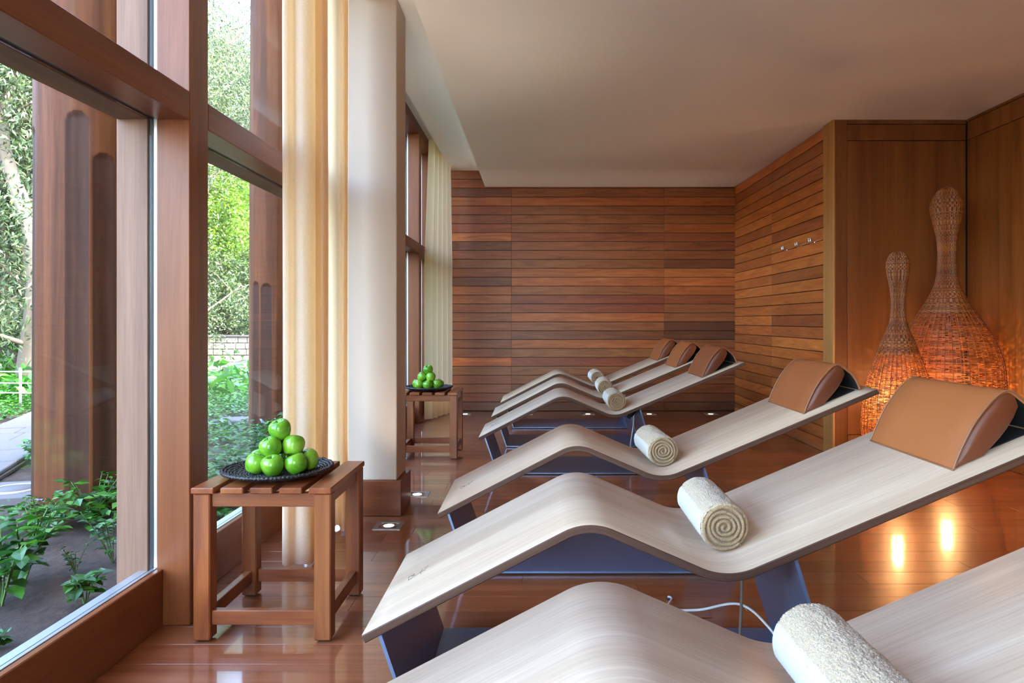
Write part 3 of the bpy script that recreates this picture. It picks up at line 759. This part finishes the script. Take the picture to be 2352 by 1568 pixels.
P1 = [(.13,.0), (.165,.10), (.205,.22), (.222,.33)] + [(w*k1, y2z(yc, 4.6)) for yc, w in ((1400,197), (1300,184), (1200,157), (1100,122), (1000,88), (900,48), (840,38), (760,35), (680,43), (600,58), (540,63), (500,52), (475,34), (461,3))]
k2 = 4.95/1600/2.613
P2 = [(.20,.0), (.27,.18), (.325,.38), (.350,.52)] + [(w*k2, y2z(yc, 4.95)) for yc, w in ((1200,298), (1100,282), (1000,247), (900,195), (800,130), (720,88), (660,64), (600,53), (500,47), (400,51), (300,70), (240,84), (190,89), (150,77), (110,54), (85,25), (76,3))]
make_lamp('wicker_lamp', P1, (2.388, 4.6, .0005), 'shorter glowing wicker bottle lamp in the niche', 36, 1)
make_lamp('wicker_lamp', P2, (2.917, 4.95, .0005), 'taller glowing wicker bottle lamp in the niche corner', 44, 2)

# ---- curtains
def curtain(name, plan, z0, z1, label, cx, cy_, gather=0, seed=1):
    e = empty(name, (cx, cy_, 0), label, 'curtain', 'cream curtains at the windows')
    P = subdivide([tuple(p) for p in smooth_path(plan, 8)], .03); rows_ = 40; vs = []; fs = []; n = len(P)
    for j in range(rows_+1):
        f = j/rows_; z = z0 + (z1-z0)*f
        for i, p in enumerate(P):
            wv = .006*noise.noise(Vector((i*.05, z*.6, seed)))*(1-.5*f)
            g = 1 - gather*max(0, f-.55)/.45
            vs.append(((p[0]-cx)*g + wv, (p[1]-cy_)*g + wv*.6, z + (.012*noise.noise(Vector((i*.11, seed, 0))) if j == 0 else 0)))
    for j in range(rows_):
        for i in range(n-1): fs.append((j*n+i, j*n+i+1, (j+1)*n+i+1, (j+1)*n+i))
    o = put('drape', MB().add(vs, fs, 0, True), M['curtain'], e)
    hv = []; J = 5
    for j in range(J+1):
        for i in range(n):
            a_, b_ = vs[max(i-1,0)], vs[min(i+1,n-1)]; d = Vector((b_[0]-a_[0], b_[1]-a_[1], 0)).normalized(); lo_, hi_ = vs[i], vs[4*n+i]; f = j/J*.85
            hv.append((lo_[0]+(hi_[0]-lo_[0])*f + d.y*.0025, lo_[1]+(hi_[1]-lo_[1])*f - d.x*.0025, lo_[2]+(hi_[2]-lo_[2])*f - (.002 if j == 0 else 0)))
    put('hem', MB().add(hv, [(j*n+i, j*n+i+1, (j+1)*n+i+1, (j+1)*n+i) for j in range(J) for i in range(n-1)], 0, True), M['curtain'], o)
    return e
def pz(px, Z): return ((px-1232)*Z/1600, Z)
curtain('cream_curtain', [pz(676,3.22), pz(662,3.14), pz(649,2.99), pz(660,2.965), pz(676,2.985), pz(697,2.965), pz(716,2.99), pz(724,3.10), pz(722,3.22), pz(728,3.16), pz(740,3.10), pz(750,3.16), pz(754,3.32), pz(758,3.46), pz(770,3.52), pz(782,3.52), pz(785,3.44), pz(793,3.44), pz(799,3.52), pz(801,3.62)],
    .012, 3.0, 'long cream curtain bunched beside the white pillar', -1.03, 3.25, seed=2)
curtain('cream_curtain', [(-1.175+.0185*k+(.06 if k % 2 else 0), 7.30+.062*k) for k in range(11)],
    .012, 3.0, 'far cream curtain gathered in the corner against the plank back wall', -1.03, 7.75, .22, seed=5)

# ---- cables, plug and floor hatch under the loungers
def cable(name, pts, r, mat, label, cat='cable'):
    P = smooth_path(pts, 8); o = put(name, MB().tube(P, r, 8), M[mat], label=label, cat=cat); return o
cable('power_cable', [(.78,2.10,.006), (.72,2.16,.10), (.64,2.20,.155), (.52,2.24,.12), (.46,2.42,.05), (.505,2.60,.012), (.50,2.64,.004)], .004, 'white_cable', 'white cable arching from the floor hatch below the fifth lounger')
cable('power_cable', [(.572,1.95,.378), (.575,1.95,.30), (.572,1.96,.15), (.57,1.97,.02), (.56,1.99,.0055), (.50,2.05,.005)], .0045, 'grey_cable', 'grey brown cable hanging straight down under the fifth lounger')
cable('power_cable', [(.70,5.02,.40), (.70,5.03,.30), (.685,5.06,.16), (.69,5.12,.03), (.66,5.20,.006)], .0045, 'white_cable', 'thin pale cable hanging below the third lounger from the wall')
e = empty('cable_plug', (.695, 5.02, .405), 'black cable plug under the third lounger from the back wall', 'plug')
put('plug_body', MB().lathe(smooth_path([(.001,-.05), (.018,-.048), (.024,-.02), (.026,.01), (.022,.03), (.001,.031)], 3), 16), M['black'], e, rot=(0,.5,0))
put('collar', MB().lathe([(.012,-.066), (.014,-.064), (.014,-.046), (.012,-.045)], 12), M['black'], e, rot=(0,.5,0))
e = empty('floor_hatch', (.56, 2.53, 0), 'small timber floor hatch with a cable, below the fifth lounger', 'hatch')
put('lid', MB().cbox(-.075, .06, -.07, .075, .0006, .0045, .001), M['floor'], e).color = (.6,.45,.38,1)
put('cable_slot', MB().box(-.07, -.045, .078, .098, .0004, .0012), M['gasket'], e)

# ================================================================== GARDEN OUTSIDE
def gz(x, y):
    h = -.05 + .03*noise.noise(Vector((x*.8, y*.8, 0))) * min(1, max(0, (-1.5-x)/1.0))
    h += .30*max(0, -x-10.5)**1.05 + .26*max(0, y-20.5)
    return h
m = MB(); nx, ny = 150, 360; xs = [-1.464 - 46*(i/nx)**2.0 for i in range(nx+1)]; ys = [-3.3 + 73.3*(j/ny)**1.5 for j in range(ny+1)]
m.add([(x, y_, gz(x, y_) + (.014*noise.noise(Vector((x*7, y_*7, 3)))+.009*noise.noise(Vector((x*19, y_*19, 5))))*(1 if x > -6 else 0)) for y_ in ys for x in xs], [(j*(nx+1)+i, j*(nx+1)+i+1, (j+1)*(nx+1)+i+1, (j+1)*(nx+1)+i) for j in range(ny) for i in range(nx)], 0, True)
put('ground', m, M['soil'], kind='structure', label='dark garden soil rising to a wooded slope outside', cat='ground')
# fluted log columns
def log_column(loc, label, flutes, seed):
    e = empty('log_column', loc, label, 'column', 'fluted log columns outside'); NA, NZ = 180, 170; m = MB(); vs = []; fs = []; mi = []
    z1 = 5.2; zs = [-.1+1.4*j/30 for j in range(30)] + [1.3+1.1*j/110 for j in range(110)] + [2.4+(z1-2.4)*j/30 for j in range(31)]; NZ = len(zs)-1
    for z in zs:
        R0 = .285 - .004*z
        for i in range(NA):
            a = 2*math.pi*i/NA; k = (a % R(24))/R(24)*2-1; rr = R0*(1 - .010*(1-k*k)) + .002*noise.noise(Vector((a*3, z*.4, seed)))
            for fa, fz, fw, fd in flutes:
                d = (a - fa + math.pi) % (2*math.pi) - math.pi
                if abs(d) < fw:
                    t = d/fw; cap = fz - (1-math.sqrt(1-t*t))*fw*R0
                    if z < cap: rr -= fd*(1-t*t)*min(1, (cap-z)/.03)
            vs.append((rr*math.cos(a), rr*math.sin(a), z))
    for j in range(NZ):
        for i in range(NA):
            l = (i+1) % NA; fs.append((j*NA+i, j*NA+l, (j+1)*NA+l, (j+1)*NA+i))
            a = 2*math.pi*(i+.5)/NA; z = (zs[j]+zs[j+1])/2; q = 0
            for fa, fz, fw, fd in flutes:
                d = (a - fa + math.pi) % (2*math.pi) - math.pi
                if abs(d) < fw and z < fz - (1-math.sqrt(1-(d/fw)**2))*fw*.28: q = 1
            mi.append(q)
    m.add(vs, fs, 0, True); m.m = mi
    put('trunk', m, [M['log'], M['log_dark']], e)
    put('head_cap', MB().cbox(-.22, .22, -.22, .22, z1-.02, z1+.12, .01), M['outer'], e)
    return e
def facing(x, y_): return math.atan2(-y_, -x)
c1 = facing(-2.65, 4.13); c2 = facing(-2.65, 7.15)
log_column((-2.65, 4.13, -.05), 'thick fluted log column standing outside before the tall window post', [(c1+R(-12), 2.27, R(12), .012), (c1+R(14.5), 2.05, R(12), .012), (c1+R(60), 1.8, R(12), .012), (c1+R(110), 2.2, R(12), .012), (c1+R(-80), 2.2, R(12), .012)], 1)
log_column((-2.65, 7.15, -.05), 'farther fluted log column seen beside the curtain edge', [(c2+R(-50), 1.49, R(10), .012), (c2+R(-24), 1.47, R(12), .012), (c2+R(40), 1.8, R(12), .012)], 2)
put('roof_beam', MB().cbox(-2.85, -2.45, 1, 12, 5.28, 5.6, .01), M['outer_y'], kind='structure', label='timber beam over the log columns', cat='beam')
# flagstone path
pth = put('path', MB().sweep([(-.38,-.02), (.38,-.02), (.38,.0), (-.38,.0)], -1.6, 7.5), M['soil'], loc=(-4.42, 5.6, -.02), rot=(0,0,R(22.5)), kind='structure', label='pale flagstone garden path behind the log column', cat='path')
y = -1.55; rnd = random.Random(11)
while y < 7.4:
    L = rnd.uniform(.35,.6); s = rnd.uniform(-.1,.1)
    for a, b in ((-.36, s-.006), (s+.006, .36)) if rnd.random() < .5 else ((-.36, .36),):
        put('flagstone', MB().cbox(a, b, y, y+L-.014, .001, .026+rnd.uniform(0,.008), .006), M['stone'], pth)
    y += L
# drain cover
e = empty('drain_cover', (-3.27, 4.38, -.03), 'round drain cover set in a stone slab beside the log', 'drain cover', rot=(0,0,.25))
put('slab', MB().cbox(-.33, .33, -.24, .24, -.03, .022, .006), M['stone'], e)
put('ring', MB().lathe([(.115,.0225), (.115,.03), (.145,.03), (.147,.0225)], 40), M['cast'], e); put('lid', MB().lathe([(.0005,.027), (.112,.027), (.112,.0225)], 40), M['stone'], e)
# stone step by the second column
put('stone_step', MB().cbox(-.35, .35, -.16, .16, -.03, .045, .01), M['stone'], loc=(-3.05, 7.45, -.04), rot=(0,0,.1), label='low stone step between the ground cover and far column', cat='step')
# wire fence
e = empty('garden_fence', (-6.6, 8.6, -.05), 'low pale fence with three thin rails beyond the path', 'fence', rot=(0,0,R(-8)))
for k in range(6): put('post', MB().tube([(-1.6+k*.62, 0, 0), (-1.6+k*.62, 0, .52)], .014, 8), M['cream_stone'], e)
for z in (.20, .32, .46): put('rail', MB().tube([(-1.75, -.018, z), (1.6, -.018, z+.02)], .008, 6), M['cream_stone'], e)
# terrace, kerbs and block wall
put('terrace', MB().cbox(-10.5, -4.2, 13.9, 17.4, -.2, .0, .01), M['cream_stone'], kind='structure', label='bright stone terrace in the sun beyond the ground cover', cat='terrace')
put('kerb_front', MB().cbox(-10.5, -4.2, 13.6, 13.88, -.2, .03, .02), M['stone'], kind='structure', label='stone kerb along the front of the terrace', cat='kerb')
put('kerb_rear', MB().cbox(-10.5, -4.2, 17.42, 17.7, -.2, .05, .02), M['stone'], kind='structure', label='stone kerb along the rear of the terrace', cat='kerb')
wg = put('wall_garden', MB().box(-11.2, -4.8, 19.06, 19.3, -.2, .60), M['soil'], kind='structure', label='grey stone block retaining wall behind the terrace', cat='wall')
for r in range(4):
    x = -11.2 + (.14 if r % 2 else 0)
    while x < -4.85:
        w = rnd.uniform(.25,.33); piece('stone_block', (round(w, 2)-.014, .1, .151), M['block'], wg, (x+w/2, 19.02+rnd.uniform(-.012,.006), -.06+.165*(r+.5)), .012); x += w
put('coping', MB().cbox(-11.25, -4.75, 18.93, 19.32, .602, .65, .008), M['stone'], wg)
# foliage
def leaf(m, p, d, n, L, W, curl=.15):               # one folded leaf of two triangles
    t = d.normalized(); s = t.cross(n).normalized(); k = t*L
    m.v += [tuple(p), tuple(p + k*.45 + s*W*.5), tuple(p + k + n*(-curl*L)), tuple(p + k*.45 - s*W*.5)]
    b = len(m.v)-4; m.f.append((b, b+1, b+2, b+3)); m.m.append(0); m.sm.append(False)
def raw(m, name):
    me = bpy.data.meshes.new(name); me.from_pydata(m.v, [], m.f); me.update(); return me
def tree_meshes(seed, H, spread, nclump, per, leafL, leafW, droop, base=.3):
    rnd = random.Random(seed); wood_ = MB(); lv = MB()
    trunk = smooth_path([(rnd.uniform(-.12,.12)*H*f, rnd.uniform(-.12,.12)*H*f, H*f) if 0 < f < 1 else (rnd.uniform(-.1,.1)*H*f, 0, H*f) for f in (0, .25, .5, .75, .95)], 5)
    n = len(trunk); wood_.tube(trunk, [.018*H*(1-.85*i/(n-1)) for i in range(n)], 7)
    tips = []
    for k in range(22):
        f = rnd.uniform(base, .95); i = min(n-2, int(f*(n-1))); p = Vector(trunk[i]); a = rnd.uniform(0, 6.28); L = spread*H*(1-.55*f)*rnd.uniform(.6,1.1)
        q = p + Vector((math.cos(a)*L, math.sin(a)*L, L*rnd.uniform(.25,.8))); mid = p.lerp(q, .5) + Vector((rnd.uniform(-.1,.1), rnd.uniform(-.1,.1), -.08))*L
        pa = smooth_path([tuple(p), tuple(mid), tuple(q)], 4); wood_.tube(pa, [.006*H*(1-f*.6)*(1-.8*j/(len(pa)-1)) for j in range(len(pa))], 5)
        tips += [Vector(pa[j]) for j in range(2, len(pa))]
        for _ in range(3):
            b = Vector(pa[rnd.randrange(3, len(pa))]); c = b + Vector((rnd.uniform(-1,1), rnd.uniform(-1,1), rnd.uniform(-.3,.7)))*L*.35
            wood_.tube([tuple(b), tuple(c)], [.0022*H*(1-f*.5), .0008*H], 4); tips.append(c); tips.append(b.lerp(c, .5))
    tips.append(Vector(trunk[-1]))
    for k in range(nclump):
        c = rnd.choice(tips) + Vector((rnd.gauss(0,1), rnd.gauss(0,1), rnd.gauss(0,.8)))*.05*H; cr = rnd.uniform(.25,.55)*(H/9)
        for _ in range(per):
            p = c + Vector((rnd.gauss(0,1), rnd.gauss(0,1), rnd.gauss(0,.8)))*cr*.6
            d = Vector((rnd.gauss(0,1), rnd.gauss(0,1), rnd.gauss(-droop, .6))); nn = Vector((rnd.gauss(0,1), rnd.gauss(0,1), rnd.gauss(.6,.6)))
            if d.length > .1 and nn.length > .1 and d.cross(nn).length > .01: leaf(lv, p, d, nn.normalized(), leafL*rnd.uniform(.7,1.3), leafW*rnd.uniform(.7,1.3))
    return wood_.mesh('branches'), raw(lv, 'crown')
protos = {'tall': tree_meshes(1, 15, .20, 430, 60, .15, .042, 1.0, .28), 'broad': tree_meshes(2, 10, .30, 700, 60, .105, .036, .8, .12), 'fresh': tree_meshes(3, 6, .34, 420, 46, .09, .055, .2, .25), 'shrub': tree_meshes(4, 4, .45, 420, 50, .09, .04, .4, .05)}
for k, mt in (('tall','euca'), ('broad','euca'), ('fresh','lime'), ('shrub','euca')):
    protos[k][0].materials.append(M['bark']); protos[k][1].materials.append(M[mt])
def tree(kind, ratio, Z, s, rot, label, col=(1,1,1)):
    x = ratio*Z; e = empty({'tall': 'eucalyptus_tree', 'broad': 'broad_tree', 'fresh': 'leafy_tree', 'shrub': 'wild_shrub'}[kind], (x, Z, gz(x, Z)-.05), label, 'shrub' if kind == 'shrub' else 'tree', 'trees on the slope outside', rot=(0,0,rot))
    e.scale = (s,)*3
    put('branches', protos[kind][0], None, e); o = put('crown', protos[kind][1], None, e); tint(o, col); return e
TREES = [('broad',-.735,11.5,.9,.3,'broad grey green tree just beyond the fence, left of the log',(1,1,1)), ('tall',-.70,13.5,.85,1.2,'pale barked tree partly hidden by the log column',(1.05,1.05,1)), ('broad',-.80,14,1.1,2.2,'broad tree at the left picture edge behind the fence',(.95,1,.95)),
 ('shrub',-.76,16.5,1.5,.7,'wild shrub on the slope behind the left trees',(.9,1,.8)), ('tall',-.75,19,1.0,2.9,'tall eucalyptus high on the slope at far left',(1,1,1)), ('broad',-.69,20,1.2,4.2,'broad tree on the slope, hidden behind the log',(1,1,1)),
 ('fresh',-.425,22.5,1.0,.4,'fresh yellow green tree above the stone block wall',(1,1,1)), ('fresh',-.455,24,1.05,2.0,'second yellow green tree beside the window post',(.95,1,.9)), ('tall',-.462,27,.72,.9,'pale leaning eucalyptus behind the block wall, beside the post',(1.05,1.05,1)),
 ('tall',-.43,31,.80,3.3,'tall eucalyptus reaching into the sky, centre of the second bay',(1,1,1)), ('tall',-.405,29,.70,4.6,'tall eucalyptus beside the far log column',(.95,1,.95)), ('broad',-.44,26,.85,1.4,'broad dark tree low behind the block wall',(.8,.85,.8)), ('shrub',-.44,21.2,.75,2.6,'low shrub on top of the block wall',(.7,1,.5)),
 ('shrub',-.47,22,.8,.2,'low shrub on the slope behind the post',(.8,1,.6)), ('shrub',-.41,21.5,.8,5.0,'low shrub by the far column on the wall',(.8,1,.6)),
 ('broad',-.55,17,1.0,3.0,'broad tree hidden behind the window post',(1,1,1)), ('tall',-.58,24,1.0,5.5,'tall eucalyptus hidden behind the posts',(1,1,1)), ('tall',-.50,30,.75,.1,'tall eucalyptus on the upper slope behind the post',(1,1,1)),
 ('broad',-.90,12,1.0,2.4,'broad tree outside the left picture edge',(1,1,1)), ('tall',-.95,17,1.0,.4,'tall eucalyptus outside the left picture edge',(1,1,1)), ('tall',-.64,29,1.1,.9,'tall eucalyptus far up the slope behind the log',(1,1,1)), ('tall',-.83,22,1.1,3.9,'tall eucalyptus high at the far left edge',(.95,1,.95))]
for t in TREES: tree(*t)
for k, (r_, Z, s_, ro, lab) in enumerate([(-.725,12.6,.9,2.0,'leafless pale branches among the left trees'), (-.47,23,1.0,1.1,'leafless pale sapling above the block wall')]):
    x = r_*Z; e = empty('bare_bush', (x, Z, gz(x, Z)-.03), lab, 'bush', rot=(0,0,ro)); e.scale = (s_,)*3; put('branches', protos['fresh'][0], None, e)
# ground cover
rnd = random.Random(21); cov = MB(); cover_spots = 0
pd = Vector((-math.sin(R(22.5)), math.cos(R(22.5)))); pn = Vector((pd.y, -pd.x))
def blocked(x, y_):
    for cy_ in (4.13, 7.15):
        if math.hypot(x+2.65, y_-cy_) < .33: return True
    if abs((Vector((x, y_))-Vector((-4.42, 5.6))).dot(pn)) < .42: return True
    if abs(x+3.27) < .42 and abs(y_-4.38) < .32: return True
    if abs(x+3.05) < .33 and abs(y_-7.45) < .22: return True
    return False
while cover_spots < 9000:
    y_ = 3.6 + 10*rnd.random()**1.25; x = rnd.uniform(-12.5, -1.55)
    if blocked(x, y_): continue
    dens = .5 + .9*noise.noise(Vector((x*.7, y_*.7, 9)))
    if y_ < 6.2 and x < -2.45: dens -= .38
    if y_ > 6.2 or x < -4.8: dens += .55
    if x > -2.5: dens += .5
    if rnd.random() > dens: continue
    cover_spots += 1; z = gz(x, y_); hgt = rnd.uniform(.04,.17)*(1.7 if x > -2.5 else 1)
    for _ in range(13):
        a = rnd.uniform(0, 6.28); r = abs(rnd.gauss(0,.06)); p = Vector((x+r*math.cos(a), y_+r*math.sin(a), z+hgt*rnd.uniform(.25,1)))
        d = Vector((math.cos(a), math.sin(a), rnd.uniform(-.3,.5))); nn = Vector((rnd.gauss(0,.35), rnd.gauss(0,.35), 1)).normalized()
        L = rnd.uniform(.034,.066)*(1.25 if x > -2.5 else 1); leaf(cov, p, d, nn, L, L*.62)
put('ground_cover_foliage', raw(cov, 'ground_cover_foliage'), M['cover'], kind='stuff', label='low green ground cover leaves over the garden beds', cat='ground cover')
cov = MB(); rnd = random.Random(22)
for _ in range(26000):
    y_ = rnd.uniform(9, 44); x = -y_*rnd.uniform(.2, 1.15)
    if x > -4.0: continue
    if 13.4 < y_ < 17.9 and -10.6 < x < -4.1: continue
    if 18.6 < y_ < 19.4 and -11.4 < x < -4.6: continue
    p = Vector((x, y_, gz(x, y_) + rnd.uniform(.0,.35))); d = Vector((rnd.gauss(0,1), rnd.gauss(0,1), rnd.gauss(.3,.5))); nn = Vector((rnd.gauss(0,.5), rnd.gauss(0,.5), 1)).normalized()
    if d.cross(nn).length < .05: continue
    L = rnd.uniform(.12,.26); leaf(cov, p, d, nn, L, L*.5)
put('slope_undergrowth', raw(cov, 'slope_undergrowth'), M['cover'], kind='stuff', label='rough green undergrowth covering the slope below the trees', cat='undergrowth')
# single plants in the bare soil by the glass
def oval(m, p, d, n, L, W):
    t = d.normalized(); s = t.cross(n).normalized(); up = s.cross(t)
    pts = [(0,0), (.25,.36), (.55,.5), (.82,.3), (1,0), (.82,-.3), (.55,-.5), (.25,-.36)]
    b = len(m.v); m.v += [tuple(p + t*(a*L) + s*(c*W) + up*(abs(c)*W*.35 - a*a*L*.22)) for a, c in pts]; m.v.append(tuple(p + t*(.5*L) + up*(-.055*L)))
    for k in range(8): m.f.append((b+8, b+k, b+(k+1) % 8)); m.m.append(0); m.sm.append(False)
def plant_meshes(seed, H, stems, leaves, LL):
    rnd = random.Random(seed); st = MB(); lv = MB()
    for k in range(stems):
        a = rnd.uniform(0, 6.28); L = H*rnd.uniform(.6,1.1); q = Vector((math.cos(a)*L*.5, math.sin(a)*L*.5, L)); pa = smooth_path([(0,0,-.01), tuple(q*.5 + Vector((0,0,.02))), tuple(q)], 5)
        st.tube(pa, .0022, 5)
        for j in range(leaves):
            f = .25 + .75*(j+.5)/leaves; p = Vector(pa[min(len(pa)-1, int(f*len(pa)))]); b = a + j*2.4 + rnd.uniform(-.4,.4)
            oval(lv, p, Vector((math.cos(b), math.sin(b), rnd.uniform(-.1,.4))), Vector((rnd.gauss(0,.25), rnd.gauss(0,.25), 1)).normalized(), LL*rnd.uniform(.7,1.2), LL*.62*rnd.uniform(.8,1.15))
    return st.mesh('stems'), raw(lv, 'leaves')
PP = [plant_meshes(1, .16, 7, 7, .055), plant_meshes(2, .26, 7, 9, .045), plant_meshes(3, .10, 8, 5, .065), plant_meshes(4, .20, 9, 8, .035)]
for a, b in PP: a.materials.append(M['twig']); b.materials.append(M['cover'])
PLANTS = [(1,-2.43,3.39,.8,'upright leafy plant alone in the bare soil before the log'), (0,-2.14,2.90,1.7,'broad leaved green plant at the left picture edge near the glass'), (2,-1.75,2.70,1.1,'flat spreading plant close to the window sill'), (1,-1.92,3.16,.9,'tall leafy plant beside the outer window frame'),
 (3,-2.66,3.72,.9,'small leaved plant with a blue flower at the foot of the log'), (1,-2.40,3.78,1.0,'taller bushy plant growing against the log'), (0,-2.06,2.68,1.6,'low broad leaved plant at the bottom left in the soil'), (2,-1.80,2.33,.5,'tiny seedling closest to the window sill'), (0,-3.45,4.85,1.1,'plant between the flagstone path and the drain cover'),
 (0,-3.85,5.35,1.2,'leafy plant at the edge of the flagstone path'), (2,-2.75,3.45,.7,'small plant left of the lone upright plant'), (2,-1.66,2.98,.8,'low plant at the foot of the outer window frame'), (3,-2.0,3.02,.6,'small clump beside the flat spreading plant')]
rnd = random.Random(31)
for k, (i, x, y_, s, lab) in enumerate(PLANTS):
    e = empty('garden_plant', (x, y_, gz(x, y_)), lab, 'plant', 'small plants in the soil', rot=(0,0,rnd.uniform(0,6))); e.scale = (s,)*3
    put('stems', PP[i][0], None, e); put('leaves', PP[i][1], None, e)
    if k == 4:
        f = MB()
        for q in range(5):
            a = q*1.2566; oval(f, Vector((.0,-.03,.17)), Vector((math.cos(a), math.sin(a), .25)), Vector((0,0,1)), .02, .016)
        put('flower', raw(f, 'flower'), M['petal'], e, label='blue flower')
